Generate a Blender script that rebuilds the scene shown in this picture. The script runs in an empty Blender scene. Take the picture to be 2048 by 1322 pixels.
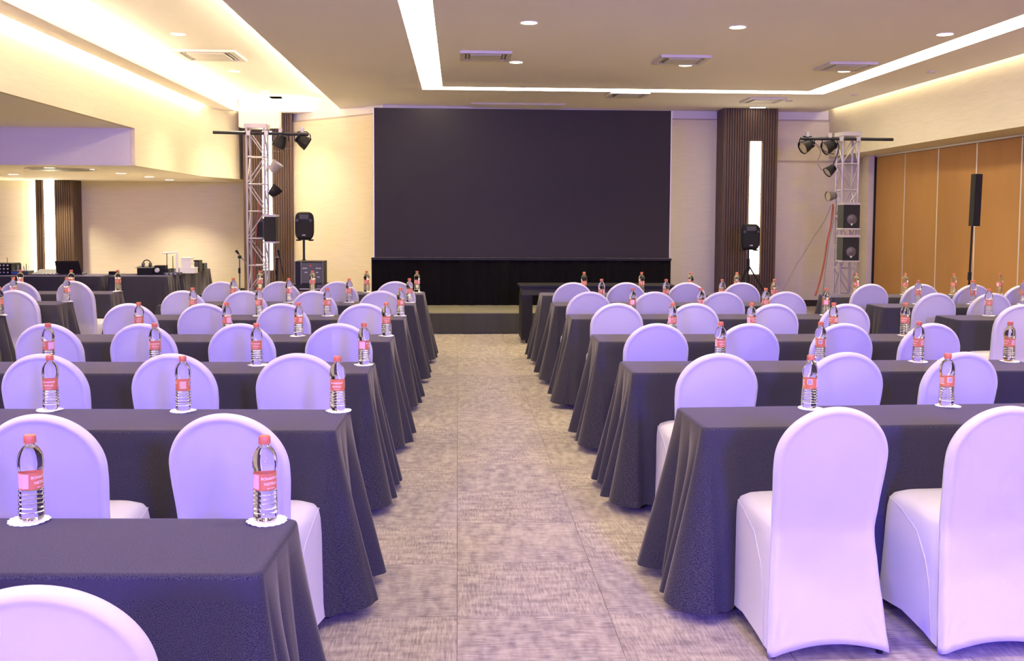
import bpy, bmesh, math, random
from mathutils import Vector, Matrix
random.seed(4)
S = bpy.context.scene
COL = S.collection
PI = math.pi

# ------------------------------------------------------------------ camera
F = 2000.0                 # focal length in pixels of the 2048 px wide frame
CH = 1.6                   # eye height
PY = 561.0                 # pixel row of the optical axis
YAW, PITCH, ROLL = math.atan(109/2000), math.atan(126/2000), 0.005
fwd = Vector((math.sin(YAW)*math.cos(PITCH), math.cos(YAW)*math.cos(PITCH), -math.sin(PITCH)))
rgt = Vector((math.cos(YAW), -math.sin(YAW), 0)); upv = rgt.cross(fwd)
rgt, upv = rgt*math.cos(ROLL)+upv*math.sin(ROLL), upv*math.cos(ROLL)-rgt*math.sin(ROLL)
cd = bpy.data.cameras.new('camera'); cam = bpy.data.objects.new('camera', cd); COL.objects.link(cam)
cam.matrix_world = Matrix(((rgt.x, upv.x, -fwd.x, 0), (rgt.y, upv.y, -fwd.y, 0), (rgt.z, upv.z, -fwd.z, CH), (0, 0, 0, 1)))
cd.sensor_width = 36; cd.lens = 36*F/2048; cd.shift_y = -100/2048
cd.clip_start = .05; cd.clip_end = 100
S.camera = cam

def at(px, py, z=None, Y=None):
    """world point of a pixel of the photograph on a level plane z or on a plane Y"""
    d = fwd*F + rgt*(px-1024) + upv*(PY-py)
    k = (z-CH)/d.z if Y is None else Y/d.y
    return Vector((d.x*k, d.y*k, CH+d.z*k))
def X_at(px, Y, z=1.0):
    """world x of a pixel column for something standing at depth Y and height z"""
    y = 500
    for _ in range(4):
        p = at(px, y, Y=Y); y += (p.z-z)*F/Y
    return at(px, y, Y=Y).x

# ------------------------------------------------------------------ world, lights, exposure
W = bpy.data.worlds.new('world'); S.world = W; W.use_nodes = True
W.node_tree.nodes['Background'].inputs[0].default_value = (1, .9, .78, 1)
W.node_tree.nodes['Background'].inputs[1].default_value = .05
S.view_settings.view_transform = 'Standard'; S.view_settings.look = 'None'
S.view_settings.exposure = 0.6; S.view_settings.gamma = 1.0
WARM = (1, .85, .58)
E_STRIP, E_COVE, E_PANEL = 7.0, 26.0, 9.0      # ceiling diffusers, hidden cove tubes, column lights
E_DOWN = 84.0                                   # watts of each downlight
def spot(name, loc, target, col, watts, angle, blend=.6, size=.15):
    l = bpy.data.lights.new(name, 'SPOT'); l.color = col; l.energy = watts
    l.spot_size = math.radians(angle); l.spot_blend = blend; l.shadow_soft_size = size
    o = bpy.data.objects.new(name, l); COL.objects.link(o); o.location = loc
    o.rotation_euler = (Vector(target)-Vector(loc)).to_track_quat('-Z', 'Y').to_euler()
    return o
# coloured stage washes standing at the back of the room, behind the camera; one added fill
spot('violet_wash_lamp', (2.2, -3.2, 2.7), (.8, 6, .9), (.11, .07, 1.0), 2100, 105, .9, .4)
spot('violet_side_lamp', (-2.2, -3.2, 2.7), (-.6, 6, .9), (.13, .085, 1.0), 1500, 105, .9, .4)
spot('added_ceiling_fill', (1.2, -5.5, 1.6), (1.2, -2.4, 3.5), (1, .82, .70), 1700, 84, .9, .4)  # added warm fill to lift the ceiling, no such fixture in the room
spot('pink_wash_lamp', (3.6, -2.4, 2.1), (3.2, 3.8, .6), (1.0, .40, .95), 45, 62, .9, .3)
spot('blue_floor_lamp', (1.70, 2.55, .16), (2.02, 4.1, .40), (.04, .03, 1.0), 75, 62, .8, .05)

# ------------------------------------------------------------------ materials
def mat(name, col, rough=.6, metal=0, emit=0, spec=.5, sheen=0, trans=0, ior=1.45, bump=None, var=None, ecol=None):
    m = bpy.data.materials.new(name); m.use_nodes = True
    nt = m.node_tree; b = nt.nodes['Principled BSDF']
    b.inputs['Base Color'].default_value = (*col, 1); b.inputs['Roughness'].default_value = rough
    b.inputs['Metallic'].default_value = metal; b.inputs['Specular IOR Level'].default_value = spec
    b.inputs['IOR'].default_value = ior; b.inputs['Transmission Weight'].default_value = trans
    b.inputs['Sheen Weight'].default_value = sheen
    if emit:
        b.inputs['Emission Color'].default_value = (*(ecol or col), 1); b.inputs['Emission Strength'].default_value = emit
    if bump or var:
        tc = nt.nodes.new('ShaderNodeTexCoord')
    if bump:      # (scale xyz, strength, distance)
        mp = nt.nodes.new('ShaderNodeMapping'); mp.inputs['Scale'].default_value = bump[0]
        n = nt.nodes.new('ShaderNodeTexNoise'); n.inputs['Scale'].default_value = 1; n.inputs['Detail'].default_value = 2
        bp = nt.nodes.new('ShaderNodeBump'); bp.inputs['Strength'].default_value = bump[1]; bp.inputs['Distance'].default_value = bump[2]
        nt.links.new(tc.outputs['Object'], mp.inputs['Vector']); nt.links.new(mp.outputs[0], n.inputs['Vector'])
        nt.links.new(n.outputs['Fac'], bp.inputs['Height']); nt.links.new(bp.outputs[0], b.inputs['Normal'])
    if var:       # (scale xyz, colour2, low, high)
        mp = nt.nodes.new('ShaderNodeMapping'); mp.inputs['Scale'].default_value = var[0]
        n = nt.nodes.new('ShaderNodeTexNoise'); n.inputs['Scale'].default_value = 1; n.inputs['Detail'].default_value = 3
        r = nt.nodes.new('ShaderNodeValToRGB'); r.color_ramp.elements[0].position = var[2]; r.color_ramp.elements[1].position = var[3]
        r.color_ramp.elements[0].color = (*col, 1); r.color_ramp.elements[1].color = (*var[1], 1)
        nt.links.new(tc.outputs['Object'], mp.inputs['Vector']); nt.links.new(mp.outputs[0], n.inputs['Vector'])
        nt.links.new(n.outputs['Fac'], r.inputs[0]); nt.links.new(r.outputs[0], b.inputs['Base Color'])
    return m
M = {}
M['wallpaper'] = mat('wallpaper', (.76, .69, .51), .8, bump=((25, 25, 260), .25, .004), var=((3, 3, 120), (.70, .63, .46), .35, .65))
M['ceiling'] = mat('ceiling_paint', (.93, .88, .85), .85)
M['white_paint'] = mat('white_paint', (.80, .77, .72), .7)
M['trim_and_shadow'] = mat('shadow_trim', (.45, .38, .32), .6)  # one tan for the real trim and the painted shadow line
M['baseboard'] = mat('dark_baseboard', (.035, .025, .02), .5)
M['bronze'] = mat('bronze_ribbing', (.12, .075, .045), .45, metal=.25)
M['bronze_dark'] = mat('bronze_groove', (.05, .03, .022), .6)
M['diffuser'] = mat('lit_diffuser', (1, .95, .84), .5, emit=E_STRIP, ecol=(1, .88, .64))
M['cove_tube'] = mat('cove_tube', (1, .9, .7), .5, emit=E_COVE, ecol=WARM)
M['cove_dim'] = mat('cove_tube_dim', (1, .9, .7), .5, emit=E_COVE*.4, ecol=WARM)
M['panel_light'] = mat('column_light', (1, .95, .85), .5, emit=E_PANEL, ecol=(1, .88, .62))
M['lamp_lens'] = mat('downlight_lens', (1, .95, .85), .5, emit=14, ecol=(1, .86, .62))
M['partition'] = mat('partition_fabric', (.50, .26, .075), .75, bump=((300, 300, 300), .3, .002), var=((2, 2, .6), (.45, .225, .06), .3, .7))
M['alu'] = mat('aluminium_edge', (.72, .66, .56), .4, metal=.4)
M['truss'] = mat('truss_aluminium', (.46, .43, .42), .4, metal=.35)
M['black_pipe'] = mat('black_pipe', (.03, .03, .032), .4, metal=.4)
M['black'] = mat('black_plastic', (.014, .013, .013), .5, spec=.25)
M['grille'] = mat('speaker_grille', (.022, .021, .021), .7, spec=.2, bump=((400, 400, 400), .6, .002))
M['cone'] = mat('speaker_cone', (.10, .085, .09), .5)
M['dark_grey'] = mat('dark_grey', (.07, .07, .075), .5)
M['badge'] = mat('pale_badge', (.55, .55, .56), .4)
M['screen'] = mat('led_screen', (.024, .019, .017), .55, spec=.3, bump=((500, 500, 500), .2, .001))
M['curtain'] = mat('black_curtain', (.006, .005, .005), .9, spec=.1)
M['stage_top'] = mat('stage_carpet', (.20, .18, .12), .95)
M['stage_skirt'] = mat('stage_skirt', (.045, .042, .038), .9)
M['stretch'] = mat('white_stretch_fabric', (.58, .555, .60), .6, sheen=.10, bump=((900, 900, 900), .12, .001))
M['seam'] = mat('cover_seam', (.60, .575, .62), .6)
M['doily'] = mat('paper_doily', (.88, .86, .87), .8)
M['cap'] = mat('coral_cap', (.55, .15, .07), .45)
M['label'] = mat('coral_label', (.62, .19, .075), .4)
M['label_pink'] = mat('label_pink_patch', (.85, .48, .50), .4)
M['print'] = mat('label_print', (.92, .72, .62), .5)
M['barcode'] = mat('barcode_ink', (.12, .10, .14), .5)
M['bottle'] = mat('clear_bottle_water', (1, 1, 1), .01, trans=1, ior=1.24)
M['red_cable'] = mat('red_cable', (.30, .07, .03), .5)
M['cable'] = mat('black_cable', (.04, .035, .03), .6)
M['grey_cable'] = mat('grey_cable', (.20, .17, .14), .6)
M['lens_glass'] = mat('lamp_front', (.80, .72, .55), .15, metal=.6)
M['white_plastic'] = mat('white_plastic', (.80, .78, .70), .5)
M['blue'] = mat('blue_plastic', (.05, .12, .6), .5)
M['red'] = mat('red_mark', (.5, .05, .04), .5)
M['duct'] = mat('vent_white', (.66, .62, .60), .5)
M['duct_dark'] = mat('vent_slot', (.16, .13, .12), .7)
M['fixture'] = mat('grey_fixture', (.18, .17, .16), .45, metal=.3)

def cloth_mat():
    m = mat('charcoal_tablecloth', (.07, .066, .085), .9, sheen=.22, spec=.2)
    nt = m.node_tree; b = nt.nodes['Principled BSDF']
    b.inputs['Sheen Roughness'].default_value = .35; b.inputs['Sheen Tint'].default_value = (1, .88, .74, 1)
    tc = nt.nodes.new('ShaderNodeTexCoord')
    def noise(sc, detail):
        mp = nt.nodes.new('ShaderNodeMapping'); mp.inputs['Scale'].default_value = sc
        n = nt.nodes.new('ShaderNodeTexNoise'); n.inputs['Scale'].default_value = 1; n.inputs['Detail'].default_value = detail
        nt.links.new(tc.outputs['UV'], mp.inputs['Vector']); nt.links.new(mp.outputs[0], n.inputs['Vector']); return n.outputs['Fac']
    a = noise((300, 800, 1), 1); c = noise((800, 300, 1), 1)
    mx = nt.nodes.new('ShaderNodeMath'); mx.operation = 'MAXIMUM'
    nt.links.new(a, mx.inputs[0]); nt.links.new(c, mx.inputs[1])
    r = nt.nodes.new('ShaderNodeValToRGB'); r.color_ramp.elements[0].position = .42; r.color_ramp.elements[1].position = .72
    r.color_ramp.elements[0].color = (.008, .007, .011, 1); r.color_ramp.elements[1].color = (.078, .072, .092, 1)
    nt.links.new(mx.outputs[0], r.inputs[0]); nt.links.new(r.outputs[0], b.inputs['Base Color'])
    bp = nt.nodes.new('ShaderNodeBump'); bp.inputs['Strength'].default_value = .3; bp.inputs['Distance'].default_value = .0006
    nt.links.new(mx.outputs[0], bp.inputs['Height']); nt.links.new(bp.outputs[0], b.inputs['Normal'])
    return m
M['cloth'] = cloth_mat()

def carpet_mat():
    m = mat('taupe_carpet', (.3, .25, .2), .95, sheen=.2)
    nt = m.node_tree; b = nt.nodes['Principled BSDF']
    tc = nt.nodes.new('ShaderNodeTexCoord'); oi = nt.nodes.new('ShaderNodeObjectInfo')
    off = nt.nodes.new('ShaderNodeVectorMath'); off.operation = 'SCALE'; off.inputs[3].default_value = 37
    cmb = nt.nodes.new('ShaderNodeCombineXYZ')
    for i in range(3): nt.links.new(oi.outputs['Random'], cmb.inputs[i])
    nt.links.new(cmb.outputs[0], off.inputs[0])
    add = nt.nodes.new('ShaderNodeVectorMath'); nt.links.new(tc.outputs['Object'], add.inputs[0]); nt.links.new(off.outputs[0], add.inputs[1])
    def noise(sc, detail):
        mp = nt.nodes.new('ShaderNodeMapping'); mp.inputs['Scale'].default_value = sc
        n = nt.nodes.new('ShaderNodeTexNoise'); n.inputs['Scale'].default_value = 1; n.inputs['Detail'].default_value = detail
        nt.links.new(add.outputs[0], mp.inputs['Vector']); nt.links.new(mp.outputs[0], n.inputs['Vector']); return n.outputs['Fac']
    blot = noise((10, 24, 10), 4); rib = noise((150, 14, 1), 1)
    w = nt.nodes.new('ShaderNodeMath'); w.operation = 'MULTIPLY'; w.inputs[1].default_value = .55
    nt.links.new(blot, w.inputs[0])
    w2 = nt.nodes.new('ShaderNodeMath'); w2.operation = 'MULTIPLY_ADD'; w2.inputs[1].default_value = .45
    nt.links.new(rib, w2.inputs[0]); nt.links.new(w.outputs[0], w2.inputs[2])
    r = nt.nodes.new('ShaderNodeValToRGB'); r.color_ramp.elements[0].position = .34; r.color_ramp.elements[1].position = .64
    r.color_ramp.elements[0].color = (.135, .105, .068, 1); r.color_ramp.elements[1].color = (.38, .32, .21, 1)
    nt.links.new(w2.outputs[0], r.inputs[0]); nt.links.new(r.outputs[0], b.inputs['Base Color'])
    bp = nt.nodes.new('ShaderNodeBump'); bp.inputs['Strength'].default_value = .6; bp.inputs['Distance'].default_value = .004
    nt.links.new(rib, bp.inputs['Height']); nt.links.new(bp.outputs[0], b.inputs['Normal'])
    return m
M['carpet'] = carpet_mat()

# ------------------------------------------------------------------ helpers
class MB:
    def __init__(s): s.v = []; s.f = []; s.sm = []
    def add(s, vs, fs, smooth=False):
        n = len(s.v); s.v += [tuple(v) for v in vs]; s.f += [tuple(i+n for i in f) for f in fs]; s.sm += [smooth]*len(fs); return s
    def box(s, x0, x1, y0, y1, z0, z1):
        return s.add([(x0, y0, z0), (x1, y0, z0), (x1, y1, z0), (x0, y1, z0), (x0, y0, z1), (x1, y0, z1), (x1, y1, z1), (x0, y1, z1)],
                     [(0, 3, 2, 1), (4, 5, 6, 7), (0, 1, 5, 4), (1, 2, 6, 5), (2, 3, 7, 6), (3, 0, 4, 7)])
    def cbox(s, c, h, mtx=None):
        vs = [Vector((x*h[0], y*h[1], z*h[2])) for z in (-1, 1) for y in (-1, 1) for x in (-1, 1)]
        if mtx is not None: vs = [mtx @ v for v in vs]
        return s.add([v+Vector(c) for v in vs], [(0, 2, 3, 1), (4, 5, 7, 6), (0, 1, 5, 4), (1, 3, 7, 5), (3, 2, 6, 7), (2, 0, 4, 6)])
    def tube(s, pts, r, seg=8, caps=True):
        pts = [Vector(p) for p in pts]; rings = []
        rr = r if isinstance(r, (list, tuple)) else [r]*len(pts)
        prev = None
        for i, p in enumerate(pts):
            d = (pts[min(i+1, len(pts)-1)]-pts[max(i-1, 0)]).normalized()
            a = prev if prev is not None and abs(prev.dot(d)) < .95 else (Vector((0, 0, 1)) if abs(d.z) < .9 else Vector((1, 0, 0)))
            u = (a-d*a.dot(d)).normalized(); v = d.cross(u); prev = u
            rings.append([p+(u*math.cos(2*PI*k/seg)+v*math.sin(2*PI*k/seg))*rr[i] for k in range(seg)])
        vs = [q for R in rings for q in R]; fs = []
        for i in range(len(pts)-1):
            for k in range(seg):
                fs.append((i*seg+k, i*seg+(k+1) % seg, (i+1)*seg+(k+1) % seg, (i+1)*seg+k))
        s.add(vs, fs, True)
        if caps: s.add(rings[0], [tuple(range(seg))[::-1]]); s.add(rings[-1], [tuple(range(seg))])
        return s
    def lathe(s, prof, seg=24, c=(0, 0, 0), caps=True):
        vs = [(c[0]+r*math.cos(2*PI*k/seg), c[1]+r*math.sin(2*PI*k/seg), c[2]+z) for r, z in prof for k in range(seg)]
        fs = [(i*seg+k, i*seg+(k+1) % seg, (i+1)*seg+(k+1) % seg, (i+1)*seg+k) for i in range(len(prof)-1) for k in range(seg)]
        if caps: fs += [tuple(range(seg))[::-1], tuple((len(prof)-1)*seg+k for k in range(seg))]
        return s.add(vs, fs, True)
    def xf(s, m): s.v = [tuple(m @ Vector(v)) for v in s.v]; return s
    def build(s, name, mt, parent=None, loc=None, uv=None, auto=True):
        me = bpy.data.meshes.new(name); me.from_pydata(s.v, [], s.f); me.materials.append(M[mt] if isinstance(mt, str) else mt)
        for p, sm in zip(me.polygons, s.sm): p.use_smooth = sm
        if uv:
            l = me.uv_layers.new(name='UVMap')
            for lp in me.loops: l.data[lp.index].uv = uv[lp.vertex_index]
        if auto and any(s.sm):
            try: me.set_sharp_from_angle(angle=math.radians(50))
            except Exception: pass
        o = bpy.data.objects.new(name, me); COL.objects.link(o)
        if parent: o.parent = parent
        if loc is not None: o.location = loc
        return o
def tag(o, label=None, cat=None, group=None, kind=None):
    if label: o['label'] = label
    if cat: o['category'] = cat
    if group: o['group'] = group
    if kind: o['kind'] = kind
    return o
def thing(name, label, cat, loc=(0, 0, 0), rz=0, group=None):
    o = bpy.data.objects.new(name, None); COL.objects.link(o); o.location = loc; o.rotation_euler = (0, 0, rz)
    o.empty_display_size = .1
    return tag(o, label, cat, group)
def copy_tree(o, parent=None):
    c = o.copy(); COL.objects.link(c); c.parent = parent
    for ch in list(o.children): copy_tree(ch, c)
    return c
def struct(name, mb, mt, parent=None):
    o = mb.build(name, mt, parent)
    if not parent: o['kind'] = 'structure'
    return o
def sstep(a, b, x):
    t = max(0, min(1, (x-a)/(b-a))); return t*t*(3-2*t)

# ------------------------------------------------------------------ room shell
ZC = 3.54; ZR = 3.80; YB = 18.0; XR = 6.75; XL = -4.52; ZRB = 2.72; XP = 7.35; ZN = 2.82; ZF = 2.30; YS = 14.38; YLB = 20.9; Y0 = -7.0
XFAR = -11.0
# floor with its carpet tiles
fl = struct('floor', MB().box(XFAR-.2, 8, Y0-.2, 21.2, -.12, -.012), 'carpet')
TS = .615
X0T, Y0T = 0.0, 3.93-4*TS
tb = MB()
g = .0005
tb.add([(-TS/2+g, -TS/2+g, -.012), (TS/2-g, -TS/2+g, -.012), (TS/2-g, TS/2-g, -.012), (-TS/2+g, TS/2-g, -.012),
        (-TS/2+g, -TS/2+g, -.003), (TS/2-g, -TS/2+g, -.003), (TS/2-g, TS/2-g, -.003), (-TS/2+g, TS/2-g, -.003),
        (-TS/2+g+.002, -TS/2+g+.002, 0), (TS/2-g-.002, -TS/2+g+.002, 0), (TS/2-g-.002, TS/2-g-.002, 0), (-TS/2+g+.002, TS/2-g-.002, 0)],
       [(0, 1, 5, 4), (1, 2, 6, 5), (2, 3, 7, 6), (3, 0, 4, 7), (4, 5, 9, 8), (5, 6, 10, 9), (6, 7, 11, 10), (7, 4, 8, 11), (8, 9, 10, 11)])
tile0 = None; ntile = 0
singles = set()
for j in range(0, 22):
    for i in range(-5, 8):
        if ntile < 286:
            if tile0 is None: t = tile0 = tb.build('carpet_tile', 'carpet', fl)
            else: t = tile0.copy(); COL.objects.link(t)
            t.location = (X0T+(i+.5)*TS, Y0T+(j+.5)*TS, 0); t.rotation_euler = (0, 0, PI/2*((i+j) % 2)); ntile += 1; singles.add((i, j))
rest = MB()
for j in range(-14, 33):
    for i in range(-18, 13):
        if (i, j) in singles: continue
        x, y = X0T+i*TS, Y0T+j*TS
        rest.box(x+g, x+TS-g, y+g, y+TS-g, -.012, 0)
r_ = rest.build('carpet_tile_field', 'carpet', fl); r_['kind'] = 'stuff'

# ceiling: lower plate around and inside the luminous strip, raised tray on the left
SI = (-.23, 5.34, 15.10); SO = (-.54, 5.68, 15.45); SN = -3.0     # inner / outer edges of the strip
c = MB()
c.box(SI[0], SI[1], SN, SI[2], ZC, ZC+.05)                         # central panel
c.box(-2.12, SO[0], Y0, YB+1.6, ZC, ZC+.05)
c.box(SO[0], SO[1], SO[2], YB+.3, ZC, ZC+.05)
c.box(SO[1], 6.60, Y0, YB+.3, ZC, ZC+.05)
c.box(SO[0], SO[1], Y0, SN-.3, ZC, ZC+.05)
c.box(SO[0]-.0, SI[0], SN-.3, SN, ZC, ZC+.05)
c.box(-4.42, -4.12, Y0, 18.95, ZC, ZC+.05)                         # ledge along the left wall
c.box(-4.12, -2.12, 18.95, 19.25, ZC-.0, ZC+.05)                   # end of the tray
c.box(-4.60, -1.85, Y0, 19.25, ZR, ZR+.08); c.box(-4.60, -4.12, 19.25, 20.9, ZR, ZR+.08)                         # tray ceiling
c.box(-1.93, -1.85, Y0, 19.25, ZC+.05, ZR)                         # tray side
c.box(-4.12, -1.85, 19.25, 19.33, ZC, ZR)
c.box(-1.85, 7.6, Y0, YB+.3, ZR, ZR+.08)                           # slab above the strip
c.box(6.62, 6.66, Y0, YB, ZC+.16, ZR)
ceil_ = struct('ceiling', c, 'ceiling')
c2 = MB(); c2.box(XFAR, XL-.061, Y0, YS, ZN, ZN+.08); c2.box(XFAR, XL-.061, YS+.1, YLB, ZF, ZF+.08)
struct('ceiling', c2, 'ceiling')
struct('trim_1', MB().box(XFAR, XL-.061, YS, YS+.1, ZF, ZN+.08), 'white_paint')        # riser between the two low ceilings
# white block at the end of the tray over the left column
struct('trim_2', MB().box(-4.02, -3.28, 18.75, 19.0, 3.235, ZC), 'white_paint')

# walls
struct('wall_left', MB().box(XL-.06, XL, Y0, YS, ZN, ZR).box(XL-.06, XL, YS, 18.0, ZF, ZR).add([(x, y, z) for z in (ZF, ZR) for x, y in ((XL, 18.0), (-4.13, 19.3), (-4.13, YLB), (XL-.06, YLB), (XL-.06, 18.0))], [(0, 5, 6, 1), (1, 6, 7, 2), (2, 7, 8, 3), (3, 8, 9, 4), (4, 3, 2, 1, 0), (5, 6, 7, 8, 9)]), 'wallpaper')
struct('wall_far_left', MB().box(XFAR-.2, XFAR, Y0, YLB, 0, ZN), 'wallpaper')
struct('wall_back_left', MB().box(XFAR, -4.08, YLB, YLB+.2, 0, ZF+.1), 'wallpaper')
def poly_wall(pts, z0, z1, th=.2):
    mb = MB()
    for (a, b) in zip(pts[:-1], pts[1:]):
        mb.add([(a[0], a[1], z0), (b[0], b[1], z0), (b[0], b[1]+th, z0), (a[0], a[1]+th, z0), (a[0], a[1], z1), (b[0], b[1], z1), (b[0], b[1]+th, z1), (a[0], a[1]+th, z1)],
               [(0, 3, 2, 1), (4, 5, 6, 7), (0, 1, 5, 4), (1, 2, 6, 5), (2, 3, 7, 6), (3, 0, 4, 7)])
    return mb
WP = [(-3.30, 19.45), (-1.35, 17.50), (3.0, YB), (7.7, YB)]
struct('wall_back', poly_wall(WP, 0, 3.385), 'wallpaper')
WU = [(-4.1, 19.75), (-3.9, 19.5), (-3.24, 19.5), (-1.30, 17.56), (3.0, YB+.05), (7.7, YB+.05)]
struct('trim_3', poly_wall(WU, 3.395, ZR), 'white_paint')                          # fascia above the wall panels
struct('trim_4', poly_wall([(-3.30, 19.435), (-1.35, 17.485), (3.0, YB-.015), (7.7, YB-.015)], 3.375, 3.397), 'trim_and_shadow')  # thin tan strip paints the shadow line between wall panels and fascia
struct('trim_5', MB().box(5.62, 7.5, YB-.012, YB, 2.63, 2.66), 'trim_and_shadow')
struct('baseboard_back', poly_wall([(-3.30, 19.43), (-1.35, 17.48), (3.0, YB-.02), (7.4, YB-.02)], 0, .115, .03), 'baseboard')
struct('baseboard_left', MB().box(XFAR, -4.1, YLB-.02, YLB, 0, .115), 'baseboard')
wr = struct('wall_right', MB().box(XR, XP+.5, Y0, YB+.2, ZRB, ZR), 'wallpaper')
struct('wall_right_jamb', MB().box(XP-.12, XP+.2, 17.35, 17.6, 0, ZRB).box(XP-.02, XP+.2, 17.6, YB, 0, ZRB), 'wallpaper')
struct('wall_rear', MB().box(XFAR-.2, 8, Y0-.2, Y0, 0, ZR), 'wallpaper')
# folding partition under the right beam
pt = tag(bpy.data.objects.new('wall_partition', None), 'folding wall of ochre fabric panels', None, None, 'structure'); COL.objects.link(pt)
PW = 1.14
for k in range(20):
    y1 = 17.30-k*PW; y0 = y1-PW
    if k == 0: p0 = MB().box(XP, XP+.09, .012, PW-.012, .02, ZRB-.035).build('partition_panel', 'partition', pt); e0 = MB().box(XP-.004, XP+.05, -.014, .014, .02, ZRB-.035).build('edge_strip', 'alu', pt); p, e = p0, e0
    else:
        p, e = p0.copy(), e0.copy(); COL.objects.link(p); COL.objects.link(e)
    p.location = (0, y0, 0); e.location = (0, y0, 0)
MB().box(XP+.01, XP+.08, -5.5, 17.3, ZRB-.035, ZRB-.012).build('track_gap', 'black', pt)
MB().box(XP-.02, XP+.01, -5.5, 17.3, ZRB-.03, ZRB-.004).build('track', 'alu', pt)
MB().box(XP-.02, XP+.09, 17.3, 17.34, 0, ZRB-.01).build('jamb_seal', 'black', pt)

# fluted bronze columns with a tall lit slot
def column(n, x0, x1, yf, yb, ztop, lx0, lx1, lz0, lz1, lz1b=None):
    root = tag(bpy.data.objects.new('trim_%d' % n, None), None, None, None, 'structure'); COL.objects.link(root)
    MB().box(x0+.02, x1-.02, yf+.02, yb, 0, ztop).build('column_core', 'bronze_dark', root)
    mb = MB(); w = (x1-x0)/round((x1-x0)/.045); k = x0
    while k < x1-.001:
        cx = k+w/2
        segs = [(0, ztop)]
        if cx > lx0-.01 and cx < lx1+.01: segs = [(0, lz0), (lz1, ztop)]
        for a, b in segs:
            mb.box(k+w*.18, k+w*.82, yf, yf+.03, a, b)
        k += w
    for xs in (x0, x1):
        y = yf+.01
        while y < yb-.04:
            mb.box(xs-.012 if xs == x0 else xs-.02, xs+.02 if xs == x0 else xs+.012, y, y+w*.64, 0, ztop); y += w
    rb = mb.build('ribbing', 'bronze', root); rb['kind'] = 'stuff'
    MB().box(lx0, lx1, yf-.006, yf+.03, lz0, lz1).build('light_diffuser', 'panel_light', root)
    return root
column(6, X_at(1447, 17.5, 2), X_at(1552, 17.5, 2), 17.5, YB, ZC, X_at(1497, 17.5), X_at(1518, 17.5), .62, 2.96)
column(7, X_at(488, 19.2, 2), X_at(584, 19.2, 2), 19.2, 19.7, ZC+.04, X_at(527, 19.2), X_at(545, 19.2), .58, 3.20)
cl = column(8, X_at(73, 20.4, 1.5), X_at(145, 20.4, 1.5), 20.4, YLB, ZF, X_at(89, 20.4, 1.5), X_at(109, 20.4, 1.5), 0.1, ZF-.01)
xx = X_at(73, 20.4, 1.5)
MB().box(xx-.05, xx-.015, 20.72, 20.80, .1, ZF-.01).build('side_tube', 'cove_tube', cl)

# ------------------------------------------------------------------ luminous strip and cove tubes
st = thing('strip_light', 'white luminous strip running in a big rectangle around the flat central ceiling', 'light')
zz = ZC+.012
MB().box(SO[0], SI[0], SN, SO[2], zz, zz+.02).build('diffuser', 'diffuser', st)
MB().box(SI[0], SI[1], SI[2], SO[2], zz, zz+.02).build('diffuser', 'diffuser', st)
MB().box(SI[1], SO[1], SN, SO[2], zz, zz+.02).build('diffuser', 'diffuser', st)
MB().box(SI[0], SO[1], SN-.3, SN, zz, zz+.02).build('diffuser', 'diffuser', st)
t = MB().box(-4.36, -4.30, Y0+.3, 18.3, ZC+.055, ZC+.09).build('cove_light', 'cove_tube'); tag(t, 'light tube hidden on the ledge along the left wall, shining on the raised ceiling', 'light')
t = MB().box(-2.05, -1.98, Y0+.3, 19.0, ZC+.055, ZC+.09).build('cove_light', 'cove_tube'); tag(t, 'light tube hidden on the right edge of the raised ceiling tray', 'light')
t = MB().box(-4.05, -2.2, 19.08, 19.14, ZC+.055, ZC+.09).build('cove_light', 'cove_tube'); tag(t, 'short light tube hidden at the far end of the raised ceiling tray', 'light')
t = MB().box(-4.475, -4.445, Y0+.3, 17.9, ZC+.055, ZC+.08).build('wall_wash_light', 'cove_tube'); tag(t, 'light tube washing down the upper left wall from behind the ledge', 'light')
t = MB().box(6.67, 6.69, Y0+.3, 17.8, ZC+.08, ZC+.10).build('wall_wash_light', 'cove_dim'); tag(t, 'light tube washing down the upper right wall from the ceiling slot', 'light')

# ------------------------------------------------------------------ downlights and vents
def downlight_proto():
    r = thing('downlight', 'x', 'light')
    mb = MB(); n = 20
    prof = [(.078, .0), (.090, -.004), (.094, 0), (.094, .004)]
    mb.lathe(prof, n, caps=False); mb.build('trim_ring', 'white_paint', r)
    MB().lathe([(.0001, -.002), (.078, -.002), (.078, .002), (.0001, .002)], n, caps=False).build('lens', 'lamp_lens', r)
    return r
dl0 = downlight_proto(); used_dl = False
def downlight(x, y, z, label, group=None, power=1):
    global used_dl
    o = copy_tree(dl0) if used_dl else dl0; used_dl = True
    o.location = (x, y, z-.004); o['label'] = label
    if group: o['group'] = group
    l = bpy.data.lights.new('downlight_bulb', 'SPOT'); l.energy = E_DOWN*power; l.color = WARM; l.spot_size = math.radians(112); l.spot_blend = .8; l.shadow_soft_size = .05
    b = bpy.data.objects.new('bulb', l); COL.objects.link(b); b.parent = o; b.location = (0, 0, -.02)
    return o
cols_ = ['left', 'middle', 'right']
for r_i, (rn, pys) in enumerate([('nearer', [(1058, 45), (1475, 54), (1890, 68)]), ('farther', [(1032, 124), (1371, 130), (1689, 142)])]):
    for ci, (px, py) in enumerate(pys):
        p = at(px, py, z=ZC)
        downlight(p.x, p.y, ZC, 'round downlight in the central ceiling, %s of three in the %s row' % (cols_[ci], rn), 'downlights in the central ceiling')
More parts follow.
